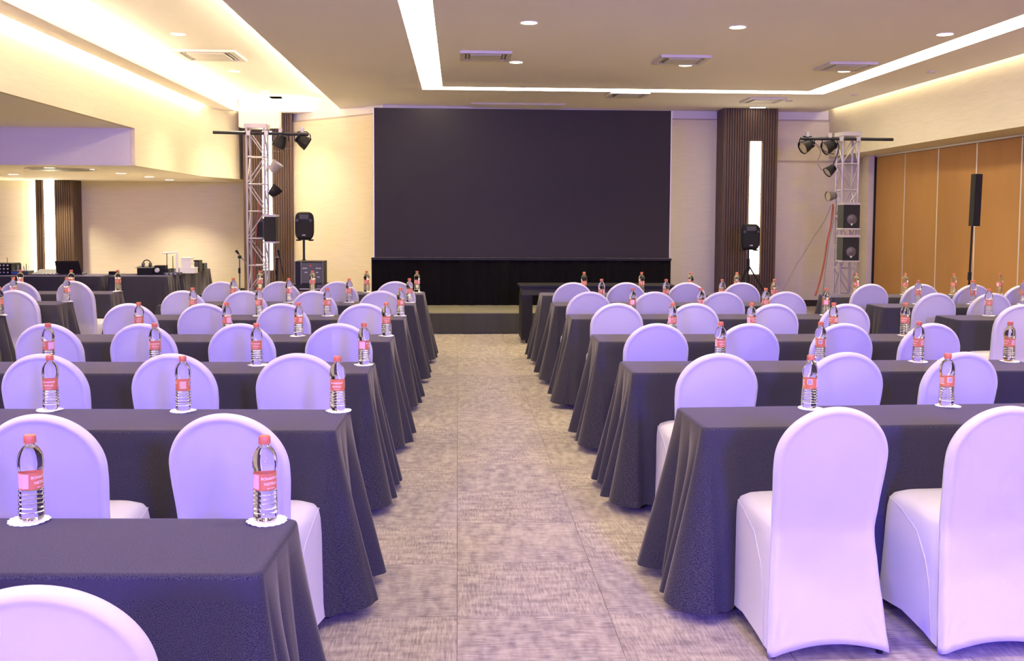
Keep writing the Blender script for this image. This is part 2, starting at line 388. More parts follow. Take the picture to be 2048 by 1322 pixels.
for ci in range(3):     # same grid continues behind the view
    for yy in (6.6, 3.2, -.2, -3.6):
        if yy > SN+.2: downlight((.7, 2.85, 5.05)[ci] if ci < 3 else 0, yy, ZC, 'round downlight of the central ceiling, %s column, %s' % (cols_[ci], {6.6: 'just above the picture', 3.2: 'over the nearest tables', -.2: 'over the camera'}[yy]), 'downlights above the camera', {6.6: .9, 3.2: .3, -.2: .12}[yy])
for k, (px, py) in enumerate([(357, 68), (469, 142), (545, 191)]):
    p = at(px, py, z=ZR)
    downlight(p.x, min(p.y, 18), ZR, 'round downlight in the raised ceiling tray, %s' % ['nearest one, before the square vent', 'the one just beyond the square vent', 'farthest one, near the truss top'][k], 'downlights in the raised tray')
for yy in (7.5, 3, -1.5): downlight(-3.35, yy, ZR, 'round downlight of the raised tray, %s' % {7.5: 'just above the picture', 3: 'level with the nearest tables', -1.5: 'beside the camera'}[yy], 'downlights above the camera')
names_l = ['at the far left edge', 'beside the dark round grille', 'just right of the round grille', 'second right of the round grille', 'third right of the round grille', 'nearest the truss', 'by the back wall beside the lit column']
for (px, py), nm in zip([(27, 354), (100, 341), (178, 344), (242, 352), (298, 359), (345, 366), (160, 369)], names_l):
    p = at(px, py-6, z=ZF)
    downlight(p.x, min(p.y, 19.8), ZF, 'round downlight in the low left ceiling, '+nm, 'downlights in the low left ceiling', 1.5)
for (x_, y_, nm) in [(-6, 11, 'near its step'), (-8.5, 11, 'farther left near its step'), (-6, 7, 'beside the fourth table row'), (-8.5, 7, 'farther left beside the fourth row'), (-6, 3, 'beside the nearest table'), (-6, -1, 'beside the camera')]:
    downlight(x_, y_, ZN, 'round downlight of the hidden left bay, '+nm, 'downlights of the left bay')
# linear fitting above the right column
p = at(1506, 217.5, z=ZC)
lt = thing('linear_downlight', 'small bright linear fitting in the ceiling right above the bronze column', 'light', (p.x, 17.3, ZC))
MB().box(-.15, .15, -.04, .04, -.012, .0).build('fitting_frame', 'white_paint', lt); MB().box(-.13, .13, -.03, .03, -.016, -.011).build('lens', 'lamp_lens', lt)

def vent_proto():
    r = thing('ceiling_vent', 'x', 'air vent')
    f = MB(); a, b = .46, .37
    for (x0, x1, y0, y1) in ((-a, a, -a, -b), (-a, a, b, a), (-a, -b, -b, b), (b, a, -b, b)): f.box(x0, x1, y0, y1, -.03, 0)
    f.build('frame', 'duct', r)
    MB().box(-b, b, -b, b, -.012, 0).build('slot_backing', 'duct_dark', r)
    MB().box(-.28, .28, -.28, .28, -.034, -.012).build('centre_panel', 'duct', r)
    for k in range(4):
        m = MB().cbox((0, -.325, -.02), (.27, .02, .004), Matrix.Rotation(math.radians(28), 3, 'X')).xf(Matrix.Rotation(PI/2*k, 4, 'Z'))
        m.build('louvre', 'duct', r)
    return r
v0 = vent_proto(); vu = False
def vent(px, py, z, label, sc=1, rz=0):
    global vu
    p = at(px, py, z=z); o = copy_tree(v0) if vu else v0; vu = True
    o.location = (p.x, p.y, z); o.scale = (sc, sc, 1); o.rotation_euler = (0, 0, rz); o['label'] = label
vent(420, 109, ZR, 'square four-way vent in the raised ceiling tray, between two downlights', .9)
vent(560, -6, ZR, 'square vent in the raised tray, cut by the top edge of the picture')
vent(971, 110, ZC, 'square ceiling vent above the left part of the screen', .66)
vent(1362, 118, ZC, 'square ceiling vent touching the middle far downlight', .66)
vent(1690, 131, ZC, 'square ceiling vent beside the right-hand luminous strip', .66)
vent(1255, 188, ZC, 'square ceiling vent just beyond the far luminous strip', .66)
vent(1526, 199, ZC, 'square ceiling vent in front of the right bronze column', .66)
p = at(1034, 211, z=ZC)
ap = thing('access_panel', 'pale rectangular ceiling panel directly above the top of the screen', 'panel', (p.x, p.y, ZC))
MB().box(-.78, .78, -.32, .32, -.02, 0).build('panel_board', 'white_paint', ap); MB().box(-.81, .81, -.35, .35, -.008, 0).build('panel_frame', 'ceiling', ap)
# dark round grille in the low left ceiling
p = at(122, 338, z=ZF)
rg = thing('round_grille', 'dark flat round grille in the low ceiling on the left', 'air vent', (p.x, p.y, ZF))
MB().lathe([(.0001, -.02), (.42, -.02), (.46, -.008), (.46, 0)], 32, caps=False).build('grille_disc', 'fixture', rg)
MB().lathe([(.5, -.012), (.5, 0), (.46, 0), (.46, -.012), (.5, -.012)], 32, caps=False).build('grille_ring', 'duct', rg)
for k, (px, py) in enumerate([(567, 203), (583, 215)]):
    p = at(px, py, z=ZR)
    s = MB().box(-.12, .12, -.1, .1, -.018, 0).build('ceiling_plate', 'duct', None, (p.x, min(p.y, 18.9), ZR))
    tag(s, 'tiny flat blank plate in the raised tray, %s' % ['the nearer of two', 'the farther of two'][k], 'plate')
for k, (px, py) in enumerate([(1708, 189), (1863, 143), (1578, 201)]):
    p = at(px, py, z=ZC)
    s = MB().lathe([(.0001, -.02), (.05, -.02), (.06, 0)], 14, caps=False).build('smoke_detector', 'duct', None, (p.x, p.y, ZC))
    tag(s, 'small round detector on the ceiling %s' % ['between strip and right wall, far one', 'between strip and right wall, near one', 'right of the vent before the bronze column'][k], 'detector')

# ------------------------------------------------------------------ LED screen, curtain, stage
YSC = 14.95
sx0, sx1 = X_at(748.5, YSC, 2), X_at(1340, YSC, 2)
sz0, sz1 = at(1044, 515.5, Y=YSC).z, at(1044, 218.5, Y=YSC).z
sc_ = thing('led_screen', 'very large dark video wall standing behind the stage', 'screen', ((sx0+sx1)/2, YSC, 0))
hw = (sx1-sx0)/2
MB().box(-hw, hw, .05, .12, sz0, sz1).build('screen_cabinet', 'black', sc_)
MB().box(-hw, hw, 0, .05, sz0, sz1).build('display_face', 'screen', sc_)
MB().box(-hw-.012, -hw, .0, .12, sz0, sz1).build('edge_profile', 'alu', sc_); MB().box(hw, hw+.012, 0, .12, sz0, sz1).build('edge_profile', 'alu', sc_)
ZST = .29
cur = MB(); n = 300; vs = []; 
cx0, cx1 = sx0-.04, sx1+.02
for j in range(7):
    z = ZST+.0+(sz0-ZST)*j/6
    for i in range(n+1):
        x = cx0+(cx1-cx0)*i/n
        vs.append((x, YSC-.06+.018*math.sin(i*.55)*(1-.5*j/6)+.012*math.sin(i*.17+1), z))
fs = [(j*(n+1)+i, j*(n+1)+i+1, (j+1)*(n+1)+i+1, (j+1)*(n+1)+i) for j in range(6) for i in range(n)]
cur.add(vs, fs, True)
co = cur.build('stage_curtain', 'curtain'); tag(co, 'black pleated curtain hanging below the video wall', 'curtain')
MB().box(cx0, cx1, YSC-.09, YSC-.02, sz0-.035, sz0-.005).build('curtain_rail', 'black', co)
stg = thing('stage', 'low black platform with grey-brown top in front of the video wall', 'stage', (0, 13.7, 0))
MB().box(-1.45, 3.5, .0, 1.6, ZST-.03, ZST).build('stage_top', 'stage_top', stg)
MB().box(-1.45, 3.5, .0, 1.6, 0.02, ZST-.031).build('stage_frame', 'black', stg)
sk = MB(); vs = []; n = 240
for j in range(3):
    for i in range(n+1):
        vs.append((-1.46+4.97*i/n, -.02+.005*math.sin(i*.8), .01+(ZST-.02)*j/2))
sk.add(vs, [(j*(n+1)+i, j*(n+1)+i+1, (j+1)*(n+1)+i+1, (j+1)*(n+1)+i) for j in range(2) for i in range(n)], True)
sk.build('stage_skirt', 'stage_skirt', stg)

# ------------------------------------------------------------------ draped tables
def drape(L, D, seed, zt=.75, hem=.045, flare=.11, bl=1.0, br=1.0):
    """cloth over a table: x 0..L, y 0..D; soft cone folds at the corners, waves along the ends"""
    rnd = random.Random(seed); R = .035
    per = []      # (x, y, nx, ny, corner nearness, end factor)
    def side(p, q, nrm, n, end):
        Ln = (Vector(q)-Vector(p)).length
        for i in range(n):
            t = i/n; x = p[0]+(q[0]-p[0])*t; y = p[1]+(q[1]-p[1])*t
            per.append((x, y, nrm[0], nrm[1], min(t, 1-t)*Ln, end, t*Ln))
    def arc(c, a0, n, end):
        for i in range(n):
            a = a0+PI/2*i/n
            per.append((c[0]+R*math.cos(a), c[1]+R*math.sin(a), math.cos(a), math.sin(a), 0, end, 0))
    nL = int(L/.03); nD = int(D/.0125)
    side((R, 0), (L-R, 0), (0, -1), nL, 0); arc((L-R, R), -PI/2, 14, .5)
    side((L, R), (L, D-R), (1, 0), nD, 1); arc((L-R, D-R), 0, 14, .5)
    side((L-R, D), (R, D), (0, 1), nL, 0); arc((R, D-R), PI/2, 14, .5)
    side((0, D-R), (0, R), (-1, 0), nD, 1); arc((R, R), PI, 14, .5)
    n = len(per); cum = 0; S_ = []
    for i in range(n):
        S_.append(cum); a, b = per[i], per[(i+1) % n]; cum += math.hypot(a[0]-b[0], a[1]-b[1])
    ph = rnd.uniform(0, 6); ph2 = rnd.uniform(0, 6); kk = rnd.uniform(.95, 1.2)
    mb = MB(); vs = []; uv = []
    # top: inner ring then outer
    e = .012
    levels = [('t', .0)]+[('e', k) for k in (0, .5, 1)]+[('d', k/15) for k in range(1, 16)]
    for kind_, t in levels:
        for i, (x, y, nx_, ny_, dc, end, sl) in enumerate(per):
            if kind_ == 't': o, z, lx = -.02, zt, -.02
            elif kind_ == 'e': o, z = -e+e*math.sin(t*PI/2), zt-e+e*math.cos(t*PI/2)
            else:
                T = t; z = (zt-e)-T*(zt-e-hem)
                wt = 1.0 if end == 1 else math.exp(-(dc/.17)**2)
                lobe = abs(math.sin(PI*S_[i]/(.125*kk)+ph))**.55-.6
                o = T**1.1*(.012+flare*math.exp(-(dc/.13)**2)+(.02 if end else 0)+.085*lobe*wt)
                o += T*.006*math.sin(S_[i]*2*PI/.6+ph2)+T*.003*math.sin(S_[i]*2*PI/.21+ph)
            vs.append((x+nx_*o, y+ny_*o, z))
            if kind_ == 't' or kind_ == 'e': uv.append((x+nx_*o, y+ny_*o))
            else: uv.append((S_[i]+3, z))
    fs = [(l*n+i, (l+1)*n+i, (l+1)*n+(i+1) % n, l*n+(i+1) % n) for l in range(len(levels)-1) for i in range(n)]
    mb.add(vs, fs, True)
    k0 = len(mb.v)
    mb.add([vs[i] for i in range(n)], [tuple(range(n))], False)
    uv += [uv[i] for i in range(n)]
    return mb, uv
cloths = []
def cloth_mesh(L, D, seed):
    for a in cloths:
        if a[0] == (L, D, seed): o = a[1].copy(); COL.objects.link(o); return o
    mb, uv = drape(L, D, seed); o = mb.build('tablecloth', 'cloth', None, None, uv, auto=False); cloths.append(((L, D, seed), o)); return o
tproto = {}
def table_body(L, D):
    if (L, D) in tproto: return copy_tree(tproto[(L, D)])
    r = thing('folding_table', 'x', 'table')
    MB().box(.01, L-.01, .01, D-.01, .715, .738).build('tabletop', 'dark_grey', r)
    for x in (.18, L-.18):
        for y in (.07, D-.07):
            MB().tube([(x, y, .02), (x, y, .716)], .014, 8).build('leg', 'fixture', r).name
    tproto[(L, D)] = r
    return r
ROWN = ['nearest', 'second', 'third', 'fourth', 'fifth', 'sixth', 'farthest']
LT, DT = 2.44, .46
tables = []
def draped_table(xc, yback, side, seed, rz, lab):
    """xc = aisle-side corner x; side -1: extends to the left"""
    o = cloth_mesh(LT, DT, seed); t = table_body(LT, DT)
    x0 = xc-LT if side < 0 else xc
    for q in (o, t):
        if side < 0:
            m = Matrix.Translation((xc, yback, 0)) @ Matrix.Rotation(rz, 4, 'Z') @ Matrix.Translation((-LT, -DT, 0))
        else:
            m = Matrix.Translation((xc, yback, 0)) @ Matrix.Rotation(rz, 4, 'Z') @ Matrix.Translation((0, -DT, 0))
        q.matrix_world = m
    tag(o, 'floor-length charcoal tablecloth, '+lab, 'tablecloth', 'charcoal tablecloths')
    tag(t, 'narrow table under charcoal cloth, '+lab, 'table', 'folding tables under the cloths')
LB = [(600, 1035), (703, 818), (752, 723), (790, 668), (813, 629), (832, 603), (850, 583)]
RB = [(1350, 814), (1237, 722), (1180, 668), (1132, 628), (1101, 604), (1078, 585)]
LBrot = [-.045, -.04, -.02, -.01, 0, 0, 0]; RBrot = [.035, .01, 0, 0, 0, 0]
LY = []; RY = []
for k, (px, py) in enumerate(LB):
    p = at(px, py, z=.75); LY.append(p.y)
    draped_table(p.x, p.y, -1, k % 4, LBrot[k], 'left of the aisle, %s row from the camera' % ROWN[k])
for k, (px, py) in enumerate(RB):
    p = at(px, py, z=.75); RY.append(p.y)
    draped_table(p.x, p.y, 1, (k+1) % 4, RBrot[k], 'right of the aisle, %s row from the camera' % (ROWN[k] if k < 5 else 'farthest'))
p = at(1350, 814, z=.75)
# outer blocks
OL = []; OR_ = []
for k, (px, py) in enumerate([(14, 629), (148, 602), (247, 582)]):
    p = at(px, py, z=.75); OL.append(p); draped_table(p.x, p.y, -1, (k+2) % 4, 0, 'outer left block, %s row' % ['nearest visible', 'middle visible', 'farthest'][k])
for k, (px, py) in enumerate([(1868, 630), (1731, 607), (1636, 588)]):
    p = at(px, py, z=.75); OR_.append(p); draped_table(p.x, p.y, 1, (k+3) % 4, 0, 'outer right block, %s row' % ['nearest visible', 'middle visible', 'farthest'][k])

# ------------------------------------------------------------------ chairs
def chair_back():
    nu, H = 44, .93
    zr = [k/22*.60 for k in range(22)]
    rows = zr+[.60+.3296*math.sin(PI/2*k/30) for k in range(31)]
    def hw(z):
        pts = [(0, .232), (.12, .222), (.30, .207), (.44, .196), (.58, .204), (.70, .2125), (.76, .213)]
        if z >= .735: 
            t = (z-.735)/(.93-.735); return .213*math.sqrt(max(0, 1-t*t))
        for (a, b) in zip(pts[:-1], pts[1:]):
            if z <= b[0]: t = (z-a[0])/(b[0]-a[0]); t = t*t*(3-2*t)*.5+t*.5; return a[1]+(b[1]-a[1])*t
        return .213
    def yc(z): return -.075*(1-z/.46)**1.2 if z < .46 else -.10*((z-.46)/.47)**1.1
    ol = [(hw(.735*k/90), .735*k/90) for k in range(91)]+[(.213*math.cos(PI/2*k/500), .735+.195*math.sin(PI/2*k/500)) for k in range(501)]
    def edge(x, z):
        a = abs(x); best = 9
        for ox, oz in ol:
            if abs(oz-z) < .21:
                d = math.hypot(ox-a, oz-z)
                if d < best: best = d
        return best
    grid = []
    for z in rows:
        for i in range(nu+1):
            u = -math.cos(PI*i/nu)*.35+(2*i/nu-1)*.65
            hem = .010+.050*(1-u*u)**.8
            zz = z if z > .3 else hem+(z/.3)*(.3-hem)
            x = u*hw(z)
            d = max(0, edge(x, z)) if 0 < i < nu and z < .9295 else 0
            th = .028*math.sqrt(max(0, 1-(1-min(d/.024, 1))**2))
            rec = .0042*sstep(.018, .032, d)*sstep(.40, .52, z)
            bul = .011*sstep(.04, .20, d)*sstep(.45, .6, z)
            wr = 0
            if z < .2:
                for s in (-1, 1):
                    rx, rz_ = (x-s*.222), zz-.02; rr = math.hypot(rx, rz_); wr += .0035*math.sin(math.atan2(rz_, -s*rx)*17)*math.exp(-((rr-.08)/.06)**2)
            grid.append((x, yc(z), zz, th, rec, bul, wr))
    n = nu+1; mb = MB()
    rear = [(x, y-th+rec-bul*.6+wr, z) for x, y, z, th, rec, bul, wr in grid]
    front = [(x, y+th-rec*.5, z) for x, y, z, th, rec, bul, wr in grid]
    R_ = len(rows)
    fs = [(j*n+i, j*n+i+1, (j+1)*n+i+1, (j+1)*n+i) for j in range(R_-1) for i in range(nu)]
    N = len(rear)
    fs2 = [(N+a, N+d, N+c_, N+b) for a, b, c_, d in fs]
    edge_f = [(0*n+i+1, i, N+i, N+i+1) for i in range(nu)]+[((R_-1)*n+i, (R_-1)*n+i+1, N+(R_-1)*n+i+1, N+(R_-1)*n+i) for i in range(nu)]
    mb.add(rear+front, fs+fs2+edge_f, True)
    return mb
def chair_seat():
    mb = MB(); n = 64
    def ring(hw_, y0, y1, z, pw, arch=0, zf=None):
        out = []
        for k in range(n):
            a = 2*PI*k/n; c_, s_ = math.cos(a), math.sin(a)
            x = hw_*abs(c_)**pw*(1 if c_ > 0 else -1); t = abs(s_)**pw*(1 if s_ > 0 else -1)
            y = (y0+y1)/2+(y1-y0)/2*t
            fx, fy = abs(x)/hw_, abs(t)
            corner = min(fx, fy)
            zz = z+arch*(1-corner**2.2)
            out.append((x, y, zz))
        return out
    L_ = [ring(.02, .20, .24, .497, .6), ring(.10, .10, .34, .495, .5), ring(.165, .03, .41, .488, .40), ring(.190, .0, .436, .474, .34), ring(.199, -.01, .447, .455, .3),
          ring(.203, -.012, .452, .42, .28), ring(.206, -.016, .454, .36, .26), ring(.209, -.03, .458, .28, .25), ring(.214, -.045, .466, .19, .25), ring(.220, -.06, .476, .10, .25, ), ring(.2265, -.072, .488, .008, .25, .055)]
    last = []
    for (x, y, z) in ring(.2275, -.072, .490, .008, .22, .055): last.append((x, y, z))
    L_[-1] = last
    mid = []
    vs = [v for r in L_ for v in r]
    fs = [(j*n+k, (j+1)*n+k, (j+1)*n+(k+1) % n, j*n+(k+1) % n) for j in range(len(L_)-1) for k in range(n)]
    fs.append(tuple(range(n)))
    mb.add(vs, fs, True)
    return mb
def chair_proto():
    r = thing('banquet_chair', 'x', 'chair')
    chair_back().build('back_cover', 'stretch', r, auto=False)
    chair_seat().build('seat_cover', 'stretch', r, auto=False)
    for s in (-1, 1):
        MB().tube([(s*.193, .40, .462), (s*.2035, .28, .448), (s*.2065, .15, .40), (s*.209, .075, .31), (s*.2125, .035, .22), (s*.219, .01, .11), (s*.226, -.02, .03)], .0017, 6).build('seam', 'seam', r)
        for y in (.455, -.055):
            MB().lathe([(.0001, 0), (.013, 0), (.013, .02), (.010, .04), (.0001, .04)], 10, c=(s*.205, y, 0), caps=False).build('foot', 'black', r)
    return r
ch0 = chair_proto(); chu = False
def chair(px, row_y, rz, label, group, top=None):
    global chu
    o = copy_tree(ch0) if chu else ch0; chu = True
    # px = picture column of the back's crown; the crown leans .10 behind the origin
    Y = row_y
    x = X_at(px, Y-.10, .9)
    o.location = (x, Y, 0); o.rotation_euler = (0, 0, rz); o['label'] = label; o['group'] = group
    return o
G = 'white covered chairs'
BL, BR, OLB, ORB = 'left of the aisle', 'right of the aisle', 'of the outer left block', 'of the outer right block'
def chair_row(pxs, ytop, rown, block, rz=None, order=None, labels=None):
    n = len(pxs)
    fr = {BL: LY, BR: RY, OLB: [p.y for p in OL], ORB: [p.y for p in OR_]}[block]
    ix = {'nearest': 0, 'second': 1, 'third': 2, 'fourth': 3, 'fifth': 4, 'sixth': 5, 'middle': 1, 'farthest': -1}[rown]
    for i, px in enumerate(pxs):
        yt = ytop[i] if isinstance(ytop, list) else ytop
        Y = min(at(px, yt, z=.93).y+.10, fr[ix]-DT-.39)
        if isinstance(rz, (list, tuple)): r = rz[i]
        else: r = rz if rz is not None else random.uniform(-.05, .05)
        chair(px, Y, r, labels[i] if labels else 'white covered chair, %s, %s table %s' % (order[i], rown, block), G+' '+block)
o4l = ['fourth from the aisle', 'third from the aisle', 'second from the aisle', 'first from the aisle']
o4r = o4l[::-1]
chair_row([62], [1172], 'nearest', BL, [.02], ['cut by the bottom left corner'])
chair_row([78, 456], [828, 827], 'second', BL, [-.03, -.12], ['second from the aisle', 'first from the aisle'])
chair_row([84, 345, 595], 703, 'third', BL, None, o4l[1:])
chair_row([94, 284, 481, 675], 643, 'fourth', BL, None, o4l)
chair_row([257, 407, 565, 727], 603, 'fifth', BL, None, o4l)
chair_row([366, 489, 628, 762], 580, 'sixth', BL, None, o4l)
chair_row([442, 559, 675, 790], 562.5, 'farthest', BL, None, o4l)
chair_row([1672, 2018], [812, 805], 'nearest', BR, [.05, .05], o4r[:2])
chair_row([1438, 1692, 1925], [706, 702, 700], 'second', BR, [.03, .06, .10], o4r[:3])
chair_row([1315, 1499, 1687, 1864], [645, 645, 644, 643], 'third', BR, [0, .02, .05, .06], o4r)
chair_row([1236, 1390, 1549, 1693], [605, 606, 607, 607], 'fourth', BR, None, o4r)
chair_row([1179, 1309, 1448, 1572], 583, 'fifth', BR, None, o4r)
chair_row([1146, 1253, 1375, 1484], 564.5, 'farthest', BR, None, o4r)
chair_row([30], [577.5], 'middle', OLB, [-.1], ['nearer one'])
chair_row([36, 150], [562.5, 561.5], 'farthest', OLB, [-.05, -.22], ['left one', 'right one'])
chair_row([2043], [608], 'nearest', ORB, [.05], ['leftmost'])
chair_row([1872, 1984], [584, 583], 'middle', ORB, [.08, .04], ['leftmost', 'second'])
chair_row([1741, 1843, 1947, 2047], [567, 568, 569, 570], 'farthest', ORB, [.08, .06, .05, .02], ['leftmost', 'second from the left', 'third from the left', 'cut by the picture edge'])

# ------------------------------------------------------------------ bottles on doilies
def arc_patch(r, a0, a1, z0, z1, n=6):
    mb = MB(); vs = []
    for k in range(n+1):
        a = a0+(a1-a0)*k/n
        vs += [(r*math.sin(a), -r*math.cos(a), z0), (r*math.sin(a), -r*math.cos(a), z1)]
    mb.add(vs, [(2*k, 2*k+2, 2*k+3, 2*k+1) for k in range(n)]); return mb
def text_on(r, txt, size, a_c, z, name, mt, parent):
    cu = bpy.data.curves.new('t', 'FONT'); cu.body = txt; cu.size = size; cu.align_x = 'CENTER'; cu.offset = size*.02; cu.resolution_u = 2
    o = bpy.data.objects.new('t', cu); COL.objects.link(o)
    me = bpy.data.meshes.new_from_object(o); bpy.data.objects.remove(o)
    for v in me.vertices:
        a = a_c+v.co.x/r; zz = z+v.co.y
        v.co = (r*math.sin(a), -r*math.cos(a), zz)
    me.materials.clear(); me.materials.append(M[mt])
    q = bpy.data.objects.new(name, me); COL.objects.link(q); q.parent = parent; return q
def bottle_proto():
    r = thing('water_bottle', 'x', 'bottle')
    pr = [(.0001, .001), (.026, .001), (.031, .004), (.0335, .012)]
    for k in range(6):
        z = .016+k*.0125
        pr += [(.0338-k*.0003, z), (.0340-k*.0003, z+.005), (.0338-k*.0003, z+.0085), (.0308-k*.0003, z+.0105)]
    pr += [(.0312, .0905), (.0308, .1375), (.0312, .1405), (.0338, .147), (.0346, .156), (.0345, .166), (.0325, .180), (.0290, .191), (.0225, .201), (.0165, .208), (.0135, .212), (.0135, .216), (.0155, .2165), (.0155, .2185), (.0001, .219)]
    MB().lathe(pr, 36, caps=False).build('bottle_body', 'bottle', r)
    cp = MB(); vs = []; n = 48
    cp.lathe([(.0001, .216), (.0160, .216), (.0168, .2165), (.0168, .220), (.0160, .2205), (.0164, .222), (.0162, .2355), (.0145, .2378), (.0001, .2380)], n, caps=False)
    cp.build('cap', 'cap', r)
    lb = MB().lathe([(.0316, .0905), (.0316, .1375)], 36, caps=False).build('label_band', 'label', r, auto=False)
    R2 = .0319
    text_on(R2, 'BONAFONT', .0105, 0, .120, 'label_print', 'print', lb)
    text_on(R2, 'NETFLIX', .0105, 0, .105, 'label_print', 'print', lb)
    text_on(R2, 'agua natural', .005, 0, .095, 'label_print', 'print', lb)
    for k in range(5): arc_patch(R2, 1.35, 2.25-.1*(k % 2), .126-k*.0062, .129-k*.0062).build('label_print', 'print', lb)
    arc_patch(R2, -2.3, -1.1, .094, .134, 8).build('label_patch', 'label_pink', lb)
    bc = arc_patch(R2, 2.65, 3.35, .110, .133, 5).build('barcode_field', 'print', lb)
    b = MB(); a = 2.72
    for k in range(9):
        w_ = (.02, .035, .05)[k*7 % 3]; q = arc_patch(R2+.0002, a, a+w_, .112, .131, 1); b.add(q.v, q.f); a += w_+.03
    b.build('label_barcode', 'barcode', lb)
    return r
bt0 = bottle_proto(); btu = False
def doily_mesh():
    mb = MB(); n = 96; vs = []
    def R(k): return .0525+.0022*abs(math.sin(k*2*PI/n*9))*2
    top = [(R(k)*math.cos(2*PI*k/n), R(k)*math.sin(2*PI*k/n), .0012+.003*max(0, math.sin(2*PI*k/n*2+.6))) for k in range(n)]
    bot = [(x, y, z-.0010) for x, y, z in top]
    inn = [(.036*math.cos(2*PI*k/n), .036*math.sin(2*PI*k/n), .0010) for k in range(n)]
    vs = top+inn+bot
    fs = [(k, (k+1) % n, n+(k+1) % n, n+k) for k in range(n)]+[tuple(range(n, 2*n))]+[(2*n+k, 2*n+(k+1) % n, (k+1) % n, k) for k in range(n)]+[tuple(range(2*n, 3*n))[::-1]]
    mb.add(vs, fs); return mb
do0 = doily_mesh().build('doily', 'doily', auto=False); dou = False
def bottle(px, Y, rz, where, group):
    global btu, dou
    o = copy_tree(bt0) if btu else bt0; btu = True
    d = do0.copy() if dou else do0
    if dou: COL.objects.link(d)
    dou = True
    x = X_at(px, Y, .85)
    o.location = (x, Y, .7535); o.rotation_euler = (0, 0, rz); d.location = (x+random.uniform(-.006, .006), Y-.004, .7512); d.rotation_euler = (0, 0, random.uniform(0, 6))
    tag(o, 'water bottle '+where, 'bottle', group)
    tag(d, 'white doily under bottle '+where.replace('of the outer', 'of outer'), 'doily', group.replace('bottles', 'doilies'))
b4l = ['fourth from the aisle', 'third from the aisle', 'second from the aisle', 'first from the aisle']
b4r = b4l[::-1]
def bottle_row(pxs, Y, rown, block, order, rots=None, dy=-.075):
    for i, px in enumerate(pxs):
        yy = Y[i] if isinstance(Y, list) else Y+dy
        bottle(px, yy, rots[i] if rots else random.choice([0, .5, -1.2, 2.7, -.5, 1.4])+random.uniform(-.3, .3), '%s on the %s table %s' % (order[i], rown, block), 'water bottles '+block)
bottle_row([62, 530], [at(66, 1041, z=.75).y, at(531, 1042, z=.75).y], 'nearest', BL, ['second from the aisle', 'first from the aisle'], [1.3, .75])
bottle_row([101, 366, 675], [at(100, 820, z=.75).y, at(366, 822, z=.75).y, at(675, 822, z=.75).y], 'second', BL, b4l[1:], [.1, -1.5, 0])
bottle_row([97, 310, 513, 728], LY[2]-.06, 'third', BL, b4l)
bottle_row([278, 453.5, 597, 772.5], LY[3]-.05, 'fourth', BL, b4l)
bottle_row([386, 518, 654, 801], LY[4]-.05, 'fifth', BL, b4l)
bottle_row([467, 578, 698.5, 819], LY[5]-.05, 'sixth', BL, b4l)
bottle_row([520, 625, 733.5, 834], LY[6]-.05, 'farthest', BL, b4l)
bottle_row([1620, 1894], [at(1619, 817, z=.75).y, at(1893, 812, z=.75).y], 'nearest', BR, ['second from the aisle', 'third from the aisle'], [2.9, 3.2])
bottle_row([1441, 1641, 1837, 2019], RY[1]+.005, 'second', BR, b4r, [.2, 2.9, -1.4, -1.5])
bottle_row([1345, 1503, 1667, 1810], RY[2]-.05, 'third', BR, b4r)
bottle_row([1265, 1401, 1531, 1652], RY[3]-.05, 'fourth', BR, b4r)
bottle_row([1203, 1332, 1444, 1548], RY[4]-.05, 'fifth', BR, b4r)
bottle_row([1168, 1283, 1381, 1473.5], RY[5]-.05, 'farthest', BR, b4r)
bottle_row([-1], OL[0].y, 'nearest', OLB, ['at the picture edge'])
bottle_row([27, 134], OL[1].y, 'middle', OLB, ['left one', 'right one'])
bottle_row([41, 143, 236], OL[2].y, 'farthest', OLB, ['left one', 'middle one', 'right one'])
bottle_row([1977], OR_[0].y, 'nearest', ORB, ['leftmost'])
bottle_row([1836, 1946, 2046], OR_[1].y, 'middle', ORB, ['leftmost', 'second', 'third'])
bottle_row([1712, 1810, 1907, 1999], OR_[2].y, 'farthest', ORB, ['leftmost', 'second from the left', 'third from the left', 'fourth from the left'])

# ------------------------------------------------------------------ black table in front of the stage, right of the aisle
x0 = X_at(1040, 12.6, .7)
t = thing('black_table', 'bare black table with solid end panels in front of the stage', 'table', (x0, 12.55, 0))
MB().box(0, 2.0, 0, .6, .715, .742).build('tabletop', 'black', t)
MB().box(.03, 1.97, .03, .57, .62, .714).build('apron', 'stage_skirt', t)
for x in (.02, 1.82):
    MB().box(x, x+.14, .04, .56, .05, .62).build('end_panel', 'black', t)
    for y in (.08, .52):
        MB().lathe([(.0001, -.012), (.022, -.012), (.026, 0), (.022, .012), (.0001, .012)], 12, caps=False).xf(Matrix.Translation((x+.07, y, .026)) @ Matrix.Rotation(PI/2, 4, 'Y')).build('caster', 'black', t)

